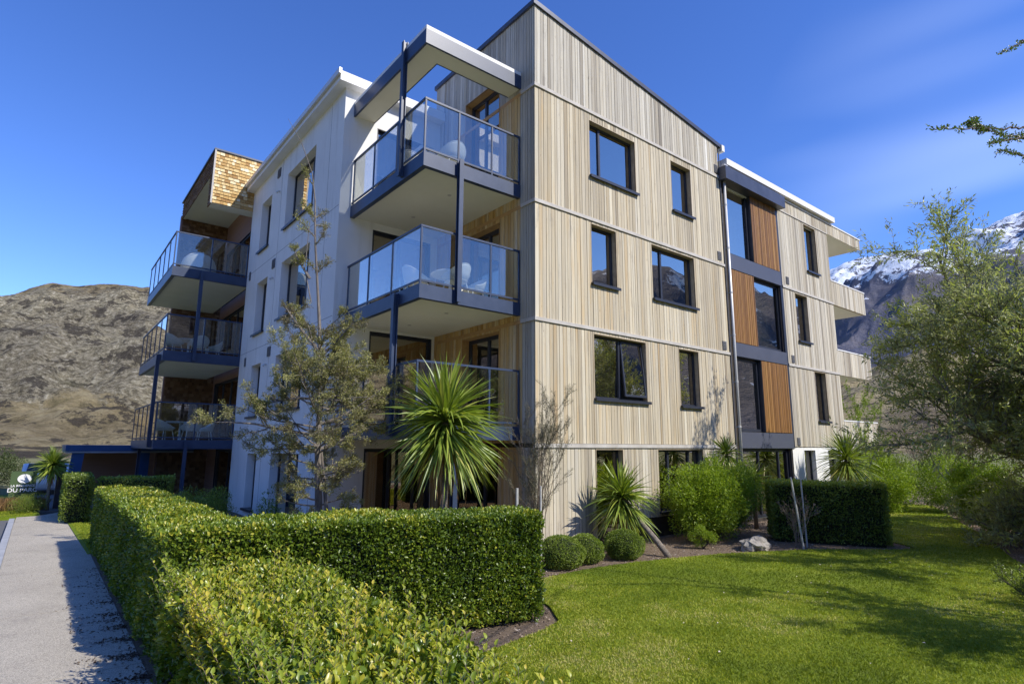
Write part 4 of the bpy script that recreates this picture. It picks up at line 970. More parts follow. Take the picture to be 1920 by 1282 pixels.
shrub('small_shrub', (3.55, -1.75, .25), (.28, .28, .24), 'small bright green bush in front of the big light green bush', 'shrub', 'bright', 4200, .03, 4, .45)
shrub('bush', (5.15, -1.15, 1.02), (2.0, .85, 1.0), 'big light green bush covering the ground floor window of the timber wall', 'bush', 'bright', 64000, .058, 5, .28, nclump=110, stems=16)
shrub('shrub', (-5.35, 8.6, .45), (.75, .6, .6), 'dark shaded shrub behind the long hedge below the far left balconies', 'shrub', 'hedgedark', 9000, .05, 6, .4, tone0=.15)
shrub('shrub', (-4.3, 9.4, .4), (.65, .7, .6), 'dark green shrub against the white wall left of the ground floor windows', 'shrub', 'hedgedark', 9000, .05, 7, .4, tone0=.15)
shrub('leafy_plant', (-3.75, 6.6, .45), (.35, .5, .6), 'thin dark leafy plant beside the leaning ground floor window', 'plant', 'hedgedark', 1500, .07, 8, .5, tone0=.1)
shrub('mound_shrub', (-8.65, 16.4, .18), (.62, .7, .36), 'low rounded shaded shrub in front of the sign', 'shrub', 'hedgedark', 7000, .035, 9, .5, tone0=.2)
GF = 'bright shrubs at the end of the lawn'
for i, (x, y, z, r, lab) in enumerate([(15.6, -1.2, 1.0, (1.3, 1.2, 1.15), 'bright green shrub with dark underside at the far end of the lawn, nearest the building'),
        (17.6, -2.9, 1.1, (1.5, 1.3, 1.2), 'bright yellow green shrub in the middle of the row at the lawn end'),
        (15.0, -4.5, 1.0, (1.3, 1.2, 1.15), 'light green feathery shrub behind the big grey green tree'),
        (11.8, -5.3, .75, (1.0, .9, .85), 'low pale green shrub at the bed edge right of the lawn path')]):
    shrub('bright_shrub', (x, y, z), r, lab, 'shrub', 'bright', 17000, .075, 20+i, .33, GF, nclump=45)
shrub('dark_shrub', (19.5, -.2, .9), (1.6, 1.2, 1.1), 'dark shrub closing the far end of the lawn', 'shrub', 'hedgedark', 12000, .09, 31, .4)
shrub('corner_shrub', (8.6, -7.2, .28), (.9, .7, .42), 'low dark shrub with reddish leaves on the right bed', 'shrub', 'hedgedark', 7000, .05, 33, .4)

# ------------------------------------------------------------------ cordylines
def cordyline(x, y, z, R0, trunk, label, nb=330, seed=1, group='cordyline trees around the building', width=.045, low=-.75, yellow=.0):
    rg = np.random.default_rng(seed); root = empty('cordyline', (trunk[0][0], trunk[0][1], 0), label, 'cordyline tree', group)
    b = MB(); k = len(trunk); b.tube(trunk, [.075*(1-.3*i/(k-1))*(R0/1.1)**.5 for i in range(k)], 12); b.build('trunk', 'palmtrunk', root, smooth=True)
    seg = 7; V = []; F = []; T = []
    for i in range(nb):
        el = math.asin(rg.uniform(low, 1)); az = rg.random()*2*PI; L = R0*rg.uniform(.80, 1.12)*(1.0 if el > -.2 else .95)
        d = np.array((math.cos(el)*math.cos(az), math.cos(el)*math.sin(az), math.sin(el))); s = unit(np.cross(d, (0, 0, 1.))+1e-6)
        p = np.array((x, y, z-.12*R0+.25*R0*rg.random()*max(0, math.sin(el))-(.20*R0*rg.random() if el < 0 else 0)))
        dr = rg.uniform(.15, .75)*(1.0 if el < .6 else .45); bend = rg.normal(0, .10); w = width*rg.uniform(.75, 1.2); roll = rg.normal(0, .5)
        n_ = len(V); tone = min(1, max(0, rg.normal(.42, .2)+(.38 if el < -.35 and rg.random() < .35+yellow else 0)))
        for j in range(seg+1):
            t = j/seg; q = p+d*L*t*(1-.10*dr*t)+np.array((0, 0, -1))*L*dr*t*t*.66+s*L*bend*t*t
            ww = w*(.55+.9*t if t < .35 else .87*(1-((t-.35)/.65)**1.7))+.0015
            dd = unit(d-np.array((0, 0, 1))*dr*1.2*t); s2 = s*math.cos(roll)+np.cross(dd, s)*math.sin(roll); nn = np.cross(s2, dd)
            V += [q-s2*ww*.5+nn*ww*.16, q, q+s2*ww*.5+nn*ww*.16]
        for j in range(seg):
            a = n_+j*3; F += [(a, a+1, a+4, a+3), (a+1, a+2, a+5, a+4)]; T += [tone, tone]
    V2 = []; F2 = []; T2 = []
    for i in range(int(nb*.11)):
        az = rg.random()*2*PI; L = R0*rg.uniform(.5, .85); rr = rg.uniform(.15, .45); d = np.array((math.cos(az), math.sin(az), 0.)); s = np.array((-math.sin(az), math.cos(az), 0.)); n_ = len(V2); w = width*.6
        p = np.array((x, y, z-.32*R0-.2*R0*rg.random()))
        for j in range(6):
            t = j/5; q = p+d*rr*L*math.sin(t*1.9)+np.array((0, 0, -1))*L*t**1.2+s*rg.normal(0, .01); ww = w*(1-.8*t); V2 += [q-s*ww*.5, q+s*ww*.5]
        for j in range(5): a = n_+j*2; F2.append((a, a+1, a+3, a+2)); T2.append(rg.random())
    fastmesh('dead_leaf_skirt', np.array(V2), np.array(F2), np.array(T2), 'drygrass', root)
    fastmesh('leaf_head', np.array(V), np.array(F), np.array(T), 'cord', root)
    return root
cordyline(-3.0, -1.0, 2.85, 1.20, [(-2.98, -1.0, 0), (-3.0, -.98, .8), (-2.97, -1.0, 1.6), (-3.0, -1.0, 2.75)], 'tallest cordyline tree, its round spiky head in front of the lower corner balcony', 620, 2, width=.056)
cordyline(1.98, -.72, 1.22, .92, [(2.05, -1.95, 0), (2.02, -1.6, .35), (1.96, -1.15, .78), (1.98, -.75, 1.2)], 'leaning cordyline tree over the ball shrubs by the timber wall', 400, 3, width=.05)
cordyline(6.5, -.7, 2.18, .62, [(6.55, -.7, 0), (6.5, -.7, 1.1), (6.5, -.7, 2.1)], 'small cordyline head poking up behind the big light green bush', 190, 4, width=.035)
cordyline(12.85, -1.3, 2.02, 1.15, [(12.8, -1.3, 0), (12.85, -1.3, 1.0), (12.85, -1.3, 1.9)], 'cordyline tree in front of the white ground floor wall behind the box hedge', 330, 5, width=.055)
cordyline(-8.12, 17.0, 1.62, .70, [(-8.12, 17.0, 0), (-8.15, 17, .8), (-8.12, 17, 1.5)], 'dark cordyline tree beside the white sign and the blue carport', 330, 6, width=.055, low=-.6)
cordyline(7.75, -.75, 1.45, .75, [(7.75, -.75, 0), (7.75, -.75, 1.3)], 'low cordyline in front of the tall ground floor glass', 200, 7, width=.04)

# ------------------------------------------------------------------ trees
def growtree(b, tips, p, d, L, r, depth, rg, curve=.25, up=.1, nseg=6, child=(3, 5), spread=.9, shrink=.62, rmin=.003, first=.25):
    p = np.array(p, float); d = unit(np.array(d, float)); pts = [p.copy()]; ds = [d.copy()]
    for i in range(nseg):
        d = unit(d+rg.normal(0, curve, 3)*.5+np.array((0, 0, up))); p = p+d*L/nseg; pts.append(p.copy()); ds.append(d.copy())
    rad = [max(rmin, r*(1-.75*i/nseg)) for i in range(nseg+1)]
    b.tube(pts, rad, 7 if r > .05 else (5 if r > .012 else 4), cap=False)
    tips.append((np.array(pts), np.array(ds), depth))
    if depth > 0:
        for _ in range(rg.integers(*child)):
            t = rg.uniform(first, 1); i = min(nseg-1, int(t*nseg)); q = pts[i]+(pts[i+1]-pts[i])*(t*nseg-i)
            s = unit(np.cross(ds[i], rg.normal(0, 1, 3))); dd = unit(ds[i]*(1-spread*.5)+s*spread)
            growtree(b, tips, q, dd, L*shrink*rg.uniform(.7, 1.15)*(1.1-.5*t), rad[i]*.6, depth-1, rg, curve, up, nseg, child, spread, shrink, rmin, first)
def leafon(tips, rg, per_m, size, spreadr, depths, up=.3, width=.3, tone=(.5, .2)):
    P = []; D = []
    for pts, ds, dep in tips:
        if dep not in depths: continue
        L = np.linalg.norm(pts[-1]-pts[0]); k = int(per_m*L)+1
        t = rg.random(k)**.8*(len(pts)-1); i = np.minimum(t.astype(int), len(pts)-2); f = (t-i)[:, None]
        q = pts[i]*(1-f)+pts[i+1]*f; P.append(q+rg.normal(0, spreadr, (k, 3))); D.append(ds[i]*.8+rg.normal(0, .65, (k, 3))+np.array((0, 0, up)))
    P = np.concatenate(P); D = np.concatenate(D); n = len(P); L = size*rg.uniform(.6, 1.3, n)
    return P, D, rg.normal(0, .6, (n, 3))+np.array((0, 0, 1)), L, L*width, np.clip(rg.normal(tone[0], tone[1], n), 0, 1)

# sparse olive conifer before the white wall
rg = np.random.default_rng(42)
cf = empty('conifer', (-4.1, 1.8, 0), 'sparse olive green conifer with bare upper trunk in front of the white wall', 'conifer tree')
b = MB(); tips = []
TR = np.array([(-4.12, 1.8, 0), (-4.12, 1.8, .8), (-4.22, 1.8, 2.1), (-4.26, 1.8, 3.3), (-4.34, 1.8, 4.6), (-4.42, 1.8, 5.3), (-4.56, 1.8, 6.5), (-4.62, 1.8, 7.4), (-4.72, 1.8, 8.0), (-4.98, 1.8, 8.6), (-5.3, 1.8, 9.05)])
b.tube(TR, [.085, .075, .062, .05, .036, .028, .02, .015, .011, .007, .003], 9)
b.tube([(-4.05, 1.75, 0), (-4.0, 1.7, .9), (-4.16, 1.78, 2.2)], [.05, .04, .02], 8); b.tube([(-4.56, 1.8, 5.2), (-4.72, 1.85, 5.9), (-4.70, 1.8, 7.0)], [.014, .011, .006], 6)
tz = lambda z: np.array([np.interp(z, TR[:, 2], TR[:, k]) for k in range(3)])
def Lz(z): return float(np.interp(z, [.5, 1.0, 1.7, 2.3, 2.9, 3.6, 4.2, 4.7, 5.5, 5.9, 6.6, 7.6, 8.2], [.75, .85, 1.0, 1.6, 1.8, 1.35, .95, .62, .25, .42, .55, .5, .3]))
for i in range(96):
    z = rg.uniform(.5, 8.4) if i < 52 else rg.uniform(1.4, 4.5)
    a = rg.random()*2*PI; L = Lz(z)*rg.uniform(.6, 1.08); up0 = .15 if z < 4 else .75
    if 4.75 < z < 5.6 and rg.random() < .8: continue
    growtree(b, tips, tz(z), (math.cos(a), math.sin(a), up0), L, .011+.010*min(1, L), 2 if L > .6 else 1, rg, .30, .05, 6, (5, 8), .75, .42, .0016, .3)
for (q, dv, L) in (((-4.3, 1.8, 2.5), (-1, -.1, .16), 2.05), ((-4.3, 1.8, 2.2), (1, -.2, .22), 1.75), ((-4.3, 1.8, 3.2), (-1, .2, .15), 1.3), ((-4.35, 1.8, 3.6), (1, 0, .75), 1.25), ((-4.4, 1.8, 4.3), (-1, 0, .8), 1.1), ((-4.62, 1.8, 5.7), (-1, 0, 1.2), .7), ((-4.3, 1.8, 2.7), (1, -.4, .3), 1.5)):
    growtree(b, tips, q, dv, L, .032, 2, rg, .2, .03, 7, (8, 11), .7, .34, .0016, .3)
b.build('trunk', 'bark', cf)
P, D, NU, L, Wd, T = leafon(tips, rg, 200, .043, .024, (0, 1), .25, .32, (.5, .22)); T = np.clip(T+(fbm(P[:, 0]*3+P[:, 1]*2, P[:, 2]*3, 3, 9)-.45)*1.6, 0, 1)
leaves('crown', P, D, NU, L, Wd, T, 'conifer', cf, 'd')
print('conifer', len(P))

def broadtree(name, base, dirs, label, cat, mat, rg, height, r, depth, per_m, size, width, spreadr, curve=.3, up=.08, group=None, bark='bark', child=(4, 7), spread=.8, shrink=.6, depths=(0, 1), tone=(.5, .2), stem=None):
    root = empty(name, base, label, cat, group); b = MB(); tips = []
    base = np.array(base, float); top = base+np.array(stem if stem else (0, 0, height*.35))
    b.tube([base, (base+top)/2+rg.normal(0, .06, 3), top], [r, r*.85, r*.7], 10)
    for d, L in dirs: growtree(b, tips, top-np.array((0, 0, rg.uniform(0, .3)*height*.3)), d, L, r*.5, depth, rg, curve, up, 7, child, spread, shrink, .003, .22)
    b.build('trunk', bark, root, smooth=True)
    P, D, NU, L, Wd, T = leafon(tips, rg, per_m, size, spreadr, depths, .1, width, tone)
    keep = P[:, 2] > .1; P, D, NU, L, Wd, T = P[keep], D[keep], NU[keep], L[keep], Wd[keep], T[keep]
    T = np.clip(T+(fbm(P[:, 0]*1.2, P[:, 2]*1.2+P[:, 1], 3, 2)-.45)*.9, 0, 1)
    leaves('crown', P, D, NU, L, Wd, T, mat, root, 'd'); print(name, len(P)); return root
rg = np.random.default_rng(8)
GT = 'grey green trees on the right'
ds = [((-.95, .2, .35), 3.9), ((-.9, 0, .65), 3.9), ((-.5, .3, .8), 3.8), ((-.8, .3, .1), 3.7), ((-.6, -.5, -.1), 3.0), ((-.5, -.1, -.45), 2.6), ((-.3, .5, -.35), 2.4), ((.1, -.5, -.2), 2.4), ((-.75, .15, .42), 3.3), ((-.55, -.25, .7), 2.8), ((-.9, .1, .05), 2.6), ((.2, .3, .9), 2.6), ((.5, -.4, .7), 2.6), ((-.5, .5, .35), 2.3), ((-.35, -.3, -.05), 2.3), ((.3, .2, .2), 2.3), ((-.6, .5, -.1), 2.0), ((.1, -.6, .4), 2.2), ((-.25, .0, .9), 3.0), ((-.8, -.35, .22), 2.4)]
broadtree('willow_leaved_tree', (12.0, -8.2, 0), [(d, L*1.72) for d, L in ds], 'big grey green tree with narrow leaves and long twigs at the right of the lawn', 'tree', 'willow', rg, 6.0, .17, 2, 42, .13, .26, .05, .36, .03, GT, child=(13, 18), spread=.72, shrink=.5, depths=(0, 1, 2), tone=(.72, .2), stem=(-.1, 0, 2.5))
ds = [((-.6, .6, .35), 3.4), ((-.1, .2, 1), 2.8), ((.5, -.4, .8), 2.6), ((-.7, .1, .6), 3.0), ((-.3, .75, .2), 2.8), ((.4, .5, .6), 2.4)]
broadtree('twiggy_tree', (5.6, -15.0, 0), ds, 'bare twigged tree whose budding branch tips reach in at the upper right', 'tree', 'willow', rg, 6.5, .12, 2, 26, .05, .45, .02, .3, .05, None, 'darkbark', (5, 8), .7, .6, (0, 1), (.35, .2), stem=(0, 0, 2.8))
ds = [((-.6, .4, .5), 2.8), ((0, .1, 1), 3.0), ((.6, -.3, .6), 2.6), ((-.4, -.4, .6), 2.4), ((.2, .7, .4), 2.4), ((-.7, .5, .1), 2.0)]
broadtree('leafy_tree', (2.9, -10.9, 0), ds, 'leafy tree beyond the right edge that shades the lawn', 'tree', 'willow', rg, 5.5, .14, 2, 60, .09, .4, .06, .3, .05, None, 'bark', (6, 9), .8, .6, (0, 1), stem=(0, 0, 2.0))
ds = [(d, L*1.7) for d, L in ds]
broadtree('leafy_tree', (-1.5, -23.5, 0), ds, 'leafy tree standing behind the photographer and mirrored in the windows', 'tree', 'farleaf', rg, 5.5, .2, 2, 60, .17, .5, .12, .3, .05, None, 'bark', (6, 9), .8, .6, (0, 1), stem=(0, 0, 4.2))
broadtree('leafy_tree', (4.4, -22, 0), ds, 'wide leafy tree behind the lawn and mirrored in the ground floor glass', 'tree', 'farleaf', rg, 5.5, .2, 2, 60, .17, .5, .12, .3, .05, None, 'bark', (6, 9), .8, .6, (0, 1), stem=(0, 0, 4.2))
broadtree('leafy_tree', (14.5, -20, 0), ds, 'leafy tree behind the right bed and mirrored in the tall windows', 'tree', 'farleaf', rg, 5.5, .2, 2, 60, .17, .5, .12, .3, .05, None, 'bark', (6, 9), .8, .6, (0, 1), stem=(0, 0, 4.2))
# budding branch tips against the sky, part of their own slender tree
bt = empty('slender_tree', (2.9, -9.4, 0), 'slender tree at the right edge with thin budding branches against the sky', 'tree')
b = MB(); PB = []
b.tube([(2.9, -9.4, 0), (2.85, -9.35, 2), (2.7, -9.2, 4.2), (2.3, -9.05, 5.6), (1.34, -9.0, 6.4)], [.06, .05, .04, .03, .018], 8); b.tube([(2.7, -9.2, 4.2), (2.9, -9.1, 6.2), (2.94, -9.0, 8.3), (2.2, -9, 8.1)], [.03, .025, .014, .010], 8)
TW = [[(1.34, -9, 6.40), (0, -9, 5.92), (-1.659, -9.0, 5.311), (-2.641, -9.0, 4.929), (-3.397, -9.0, 4.66), (-4.014, -9.0, 4.428), (-4.691, -9.0, 4.176)],
      [(0, -9, 5.92), (-1.742, -9.0, 5.177), (-2.684, -9.0, 4.85), (-3.126, -9.0, 4.737)], [(-3.2, -9.0, 4.71), (-3.546, -9.0, 4.635), (-3.757, -9.0, 4.572)],
      [(0, -9, 5.90), (-1.747, -9.0, 5.17), (-2.38, -9.0, 4.924), (-2.921, -9.0, 4.715), (-3.195, -9.0, 4.601)], [(0.6, -9, 6.1), (-.6, -9, 5.42), (-1.778, -9.0, 4.955), (-2.24, -9.0, 4.847), (-2.67, -9.0, 4.721), (-2.971, -9.0, 4.619)],
      [(2.2, -9, 8.1), (.8, -9, 7.4), (-0.65, -9.0, 6.731), (-1.199, -9.0, 6.416), (-1.694, -9.0, 6.121), (-2.22, -9.0, 5.836)]]
rg = np.random.default_rng(3)
for tw in TW:
    q = np.array(tw, float); tt = np.linspace(0, len(q)-1, 60); pts = np.stack([np.interp(tt, range(len(q)), q[:, k]) for k in range(3)], 1)+rg.normal(0, .006, (60, 3))
    b.tube(pts, np.linspace(.012, .003, 60), 5)
    for j in range(3, 60):
        if rg.random() < .62: PB.append(pts[j]+rg.normal(0, .012, 3))
b.build('trunk', 'darkbark', bt)
PB = np.repeat(np.array(PB), 6, 0); n = len(PB)
leaves('buds', PB+rg.normal(0, .008, (n, 3)), rg.normal(0, 1, (n, 3))+np.array((0, 0, .4)), rg.normal(0, 1, (n, 3)), .022*rg.uniform(.6, 1.3, n), .012, rg.uniform(.0, .3, n), 'hedgedark', bt)

# brown twiggy bush, small green tree at building end, wiry corner shrub, stakes
def twiggy(name, base, R0, H, label, mat, n, rg, leafn=0, leafm=None, size=.03, depth=2):
    root = empty(name, base, label, 'bush'); b = MB(); tips = []
    for i in range(n):
        a = rg.random()*2*PI; k = rg.random()**.6; d = (math.cos(a)*k*R0, math.sin(a)*k*R0, H)
        growtree(b, tips, np.array(base)+np.array((math.cos(a), math.sin(a), 0))*.12*R0*k, d, math.hypot(R0*k, H)*rg.uniform(.75, 1.0)*.8, .012, depth, rg, .16, .06, 5, (4, 6), .5, .42, .003, .2)
    b.build('twigs', mat, root)
    if leafn:
        P, D, NU, L, Wd, T = leafon(tips, rg, leafn, size, .02, (0, 1), .2, .4); leaves('foliage', P, D, NU, L, Wd, T, leafm, root, 'd')
    return root
rg = np.random.default_rng(77)
twiggy('bare_bush', (22.5, -1.2, 0), 2.4, 4.8, 'big bare brown twiggy bush beyond the end of the lawn', 'twig', 60, rg)
twiggy('slim_tree', (18.2, .2, 0), 1.0, 5.3, 'slim fresh green tree at the right end of the building', 'darkbark', 12, rg, 60, 'bright', .07)
twiggy('wiry_shrub', (-.42, -.5, 0), .2, 3.9, 'tall thin wiry grey shrub at the timber corner', 'twig', 14, rg, 300, 'olive', .02)
twiggy('bare_sapling', (5.45, -3.0, 0), .45, 1.45, 'bare brown sapling between the two thin stakes before the dark box hedge', 'twig', 7, rg, depth=3)
twiggy('low_bush', (3.1, -7.9, 0), 1.0, .5, 'low dark twiggy bush on the lawn edge at the lower right', 'darkbark', 26, rg, 90, 'hedgedark', .035)
def stake(p, q, r, label):
    o = MB().tube([p, q], [r, r*.9], 8).build('stake', 'stake', org=p); tag(o, label, 'stake', 'thin garden stakes')
stake((5.28, -3.25, 0), (4.98, -3.22, 1.62), .022, 'leaning pale stake left of the bare sapling')
stake((5.72, -3.12, 0), (5.70, -3.10, 1.60), .02, 'upright thin stake right of the bare sapling')
stake((-1.75, -1.5, 0), (-1.75, -1.5, 1.55), .03, 'pale stake standing behind the hedge near the timber corner')
stake((-1.0, -1.3, 0), (-1.0, -1.3, 1.55), .022, 'brown stake between the hedge end and the timber wall')
# rock
b = MB(); import mathutils
rgk = np.random.default_rng(4); rows, cols = 14, 22; RV = []
for i in range(rows+1):
    for j in range(cols):
        th = PI*i/rows; ph = 2*PI*j/cols; v = np.array((math.sin(th)*math.cos(ph), math.sin(th)*math.sin(ph), math.cos(th)))
        k = 1+.35*(mathutils.noise.noise(Vector(v*1.7))+.4*mathutils.noise.noise(Vector(v*4.3))); v = v*k; RV.append((4.42+v[0]*.42, -2.55+v[1]*.26, .09+v[2]*.20))
b.v = RV
for i in range(rows):
    for j in range(cols): b.f.append((i*cols+j, (i+1)*cols+j, (i+1)*cols+(j+1) % cols, i*cols+(j+1) % cols)); b.t.append(.5); b.w.append(.5); b.o.append(0)
tag(b.build('rock', 'rock', org=(4.42, -2.55, 0)), 'pale grey rock lying on the mulch bed by the lawn', 'rock')

# ------------------------------------------------------------------ far left: carport, sign, car, dry grass
cp = empty('carport', (-6, 20, 0), 'small blue framed carport with a brown boarded back', 'carport')
MB().box(-7.75, -3.2, 19.4, 24, 2.02, 2.26).build('roof', 'blue', cp); MB().box(-7.72, -3.2, 19.42, 23.9, 1.95, 2.018).build('soffit', 'concrete', cp)
b = MB(); b.prism([(-7.62, 0), (-7.25, 0), (-7.12, 1.95), (-7.52, 1.95)], 'y', 19.5, 19.8); b.build('pillar', 'blue', cp)
b = MB(); b.prism([(-5.25, 0), (-4.85, 0), (-4.85, 1.95), (-5.25, 1.95)], 'y', 19.5, 19.8); b.build('pillar', 'blue', cp)
b = MB(); b.box(-7.95, -7.7, 17.6, 17.9, 0, 1.55); b.build('pillar', 'frame', cp)
MB().box(-7.2, -3.4, 23.2, 23.4, 0, 1.95).build('back_wall', 'brown', cp)
sg = empty('sign', (-8.9, 18, 0), 'green sign with a white oval and white lettering beside the dark cordyline', 'sign')
MB().box(-9.25, -8.52, 18.0, 18.05, .42, 1.32).build('panel', 'signgreen', sg)
b = MB(); b.v = [(-8.86+.20*math.cos(t*PI/16), 17.985, 1.06+.16*math.sin(t*PI/16)) for t in range(32)]; b.f = [tuple(range(32))]; b.t = [.5]; b.w = [.5]; b.o = [0]; b.build('oval', 'signwhite', sg, solid=.01)
for (tx, s_, zz) in (('LA RESIDENCE', .105, .78), ('DU PARC', .20, .60)):
    cu = bpy.data.curves.new('lettering', 'FONT'); cu.body = tx; cu.size = s_; cu.align_x = 'CENTER'; cu.extrude = .006; cu.offset = .003
    to = bpy.data.objects.new('lettering', cu); COL.objects.link(to); dg = bpy.context.evaluated_depsgraph_get()
    me = bpy.data.meshes.new_from_object(to.evaluated_get(dg)); bpy.data.objects.remove(to); me.materials.clear(); me.materials.append(M['signwhite'])
    lo = bpy.data.objects.new('lettering', me); COL.objects.link(lo); lo.parent = sg; lo.location = (.02, -.02, zz); lo.rotation_euler = (PI/2, 0, 0)
for x in (-9.15, -8.62): MB().box(x, x+.05, 18.05, 18.1, 0, 1.3).build('leg', 'frame', sg)
# dry grass and car
n = 2600; P = np.stack([R_.uniform(-9.9, -8.2, n), R_.uniform(17.2, 17.9, n), 0*np.ones(n)], 1)
dg_ = empty('dry_grass', (-9, 17.5, 0), 'tan ornamental dry grass tufts at the foot of the green sign', 'grass')
leaves('blades', P, np.stack([R_.normal(0, .3, n), R_.normal(0, .3, n), np.ones(n)], 1), R_.normal(0, 1, (n, 3)), R_.uniform(.3, .5, n), .018, R_.random(n), 'drygrass', dg_, 'd')
def car(x, y, rz, label):
    r = empty('parked_car', (0, 0, 0), label, 'car'); 
    b = MB(); prof = [(-2.1, .28), (2.1, .28), (2.15, .62), (1.95, .82), (1.05, .92), (.45, 1.36), (-1.15, 1.40), (-1.85, .98), (-2.15, .90), (-2.2, .5)]
    b.prism(prof, 'y', -.86, .86); o = b.build('body', 'carwhite', r); md = o.modifiers.new('b', 'BEVEL'); md.width = .07; md.segments = 3; md.limit_method = 'ANGLE'
    b = MB(); b.prism([(.98, .95), (.44, 1.31), (-1.12, 1.34), (-1.70, .98)], 'y', -.872, .872); b.build('window', 'carglass', r)
    b = MB(); b.face([(-1.86, -.7, 1.0), (-1.86, .7, 1.0), (-1.22, .65, 1.385), (-1.22, -.65, 1.385)]); b.build('rear_window', 'carglass', r, solid=.02)
    for sx in (-1.3, 1.3):
        for sy in (-1, 1):
            w = MB(); w.tube([(sx, sy*.72, .32), (sx, sy*.88, .32)], .32, 18); wh = w.build('wheel', 'tyre', r); w = MB(); w.tube([(sx, sy*.87, .32), (sx, sy*.89, .32)], .18, 12); w.build('rim', 'vent', wh)
    for sy in (-1, 1): MB().box(-2.22, -2.05, min(sy*.55, sy*.82), max(sy*.55, sy*.82), .62, .82).build('tail_light', 'redlight', r)
    r.location = (x, y, 0); r.rotation_euler = (0, 0, rz); return r
car(-8.15, 27, D_(88), 'white car with a red tail light parked behind the dark cordyline')
# far scrub trees at the foot of the hill
for i, (x, y, h, lab) in enumerate([(-12.5, 30, 2.2, 'olive scrub bush behind the sign at the left edge'), (-10.3, 34, 1.9, 'low olive scrub bush between the sign and the hill'), (-4.3, 31, 2.0, 'green scrub bush behind the blue carport')]):
    shrub('scrub_bush', (x, y, h*.45), (2.0, 1.5, h*.55), lab, 'bush', 'farleaf', 9000, .10, 50+i, .35, 'scrub bushes below the rocky hill', tone0=.1)

# ------------------------------------------------------------------ small scattered stuff
def inpoly(x, y, poly):
    c = np.zeros(len(x), bool); n = len(poly)
    for i in range(n):
        x0, y0 = poly[i]; x1, y1 = poly[(i+1) % n]
        k = ((y0 > y) != (y1 > y)) & (x < (x1-x0)*(y-y0)/(y1-y0+1e-12)+x0); c ^= k
    return c
rg = np.random.default_rng(100)
n = 1700000; r = 3.0+27*rg.random(n)**1.9; a = np.radians(rg.uniform(18, 84, n)); x = CAM.x+r*np.sin(a); y = CAM.y+r*np.cos(a)
k = inpoly(x, y, LAWN); x, y, r = x[k], y[k], r[k]; n = len(x); k = rg.random(n) < .40; x, y, r = x[k], y[k], r[k]; n = len(x); print('grass', n)
P = np.stack([x, y, np.full(n, .026)], 1); big = fbm(x*.55+3, y*.55, 4, 8)
leaves('grass', P, np.stack([rg.normal(0, .8, n), rg.normal(0, .8, n), np.ones(n)], 1), rg.normal(0, 1, (n, 3)), rg.uniform(.018, .045, n)*(.75+fbm(x*3, y*3, 3, 4)*.6), .004+.0006*r, np.clip(rg.beta(2, 2.5, n)*.8+.12+(big-.47)*1.9+(fbm(x*2.6, y*2.6, 3, 18)-.45)*1.1, 0, 1), 'grass', None, 'd', (0, 0, 0))
n = 60000; x = rg.uniform(-11.5, -6.9, n); y = rg.uniform(5.8, 20, n); k = inpoly(x, y, [(-7.5, 5.8), (-7.0, 5.8), (-6.9, 12), (-7.6, 12)]) | inpoly(x, y, [(-11.5, 15.6), (-8.5, 15.3), (-8.5, 17.5), (-8.8, 20), (-11.5, 20)]); x, y = x[k], y[k]; n = len(x)
g2 = leaves('verge_grass', np.stack([x, y, np.where(y > 13, 0, .018)], 1), np.stack([rg.normal(0, .6, n), rg.normal(0, .6, n), np.ones(n)], 1), rg.normal(0, 1, (n, 3)), rg.uniform(.02, .05, n), .014, rg.beta(2, 2.5, n), 'grass', None, 'd', (0, 0, 0))
tag(g2, 'short green grass of the verge beside the pavement', 'grass', kind='stuff')
tag(bpy.data.objects['grass'], 'short green grass blades of the lawn', 'grass', kind='stuff')
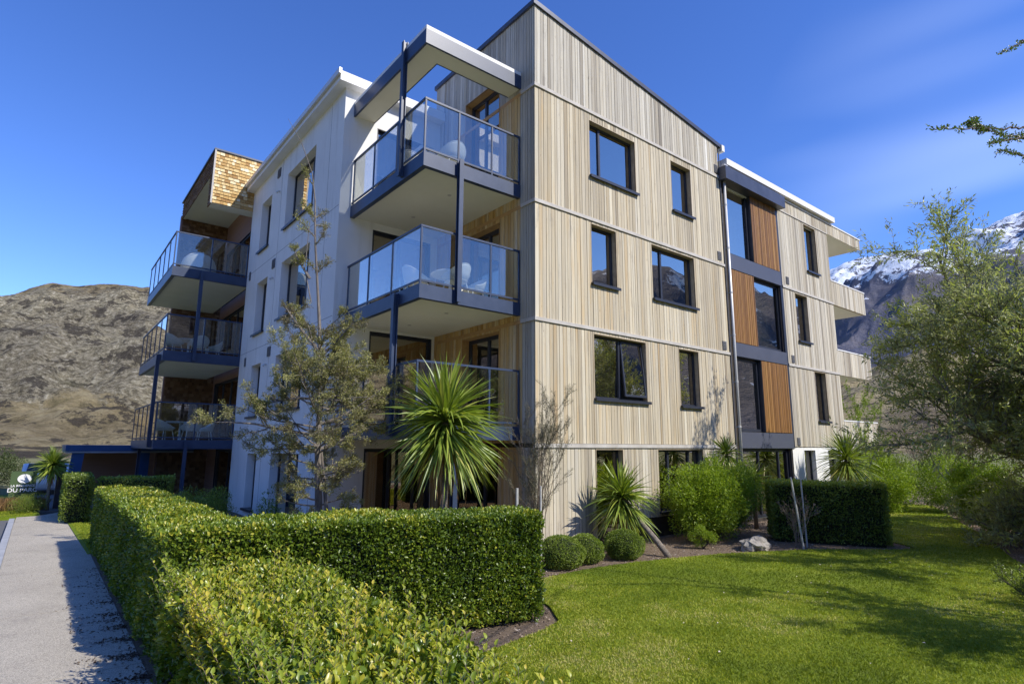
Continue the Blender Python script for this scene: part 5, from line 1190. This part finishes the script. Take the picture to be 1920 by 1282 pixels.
# bark chips on beds
n = 26000; x = rg.uniform(-4.6, 20, n); y = rg.uniform(-8, 0, n); k = ~inpoly(x, y, LAWN); x, y = x[k], y[k]; n = len(x)
leaves('mulch_chips', np.stack([x, y, rg.uniform(.004, .02, n)], 1), np.stack([rg.normal(0, 1, n), rg.normal(0, 1, n), rg.normal(.1, .2, n)], 1), rg.normal(0, .4, (n, 3))+np.array((0, 0, 1)), rg.uniform(.02, .07, n), rg.uniform(.01, .03, n), rg.random(n), 'chip', None, 'd', (0, 0, 0))
tag(bpy.data.objects['mulch_chips'], 'grey brown bark chips covering the garden beds', 'mulch', kind='stuff')
# leaf litter along hedge foot on the pavement
PT = []
for (y0, k_) in ((-1.9, 160), (-1.2, 120), (-.6, 120), (.1, 90), (.9, 60), (-2.7, 220), (2.4, 25), (-3.3, 260), (-.2, 60)):
    for _ in range(k_): e = rg.exponential(.16); PT.append((-7.5-min(e, .55)-.0, y0+rg.normal(0, .07)+e*.15, .008))
for _ in range(380): PT.append((-7.5-rg.exponential(.14), rg.uniform(-4, 4), .008))
PT = np.array(PT); n = len(PT)
leaves('fallen_leaves', PT, np.stack([rg.normal(0, 1, n), rg.normal(0, 1, n), rg.normal(.15, .2, n)], 1), rg.normal(0, .4, (n, 3))+np.array((0, 0, 1)), rg.uniform(.02, .045, n), rg.uniform(.01, .02, n), rg.random(n)*.7, 'litter', None, 'oval', (0, 0, 0))
tag(bpy.data.objects['fallen_leaves'], 'brown fallen leaves along the foot of the long hedge on the pavement', 'leaves', kind='stuff')
# few pale petals / leaves on the lawn
n = 60; x = rg.uniform(-4.5, 6, n); y = rg.uniform(-8, -4, n)
leaves('dead_leaves', np.stack([x, y, np.full(n, .045)], 1), np.stack([rg.normal(0, 1, n), rg.normal(0, 1, n), rg.normal(.1, .2, n)], 1), rg.normal(0, .4, (n, 3))+np.array((0, 0, 1)), .035, .02, 1.0, 'chip', None, 'oval', (0, 0, 0))
tag(bpy.data.objects['dead_leaves'], 'pale dead leaves scattered on the lawn', 'leaves', kind='stuff')
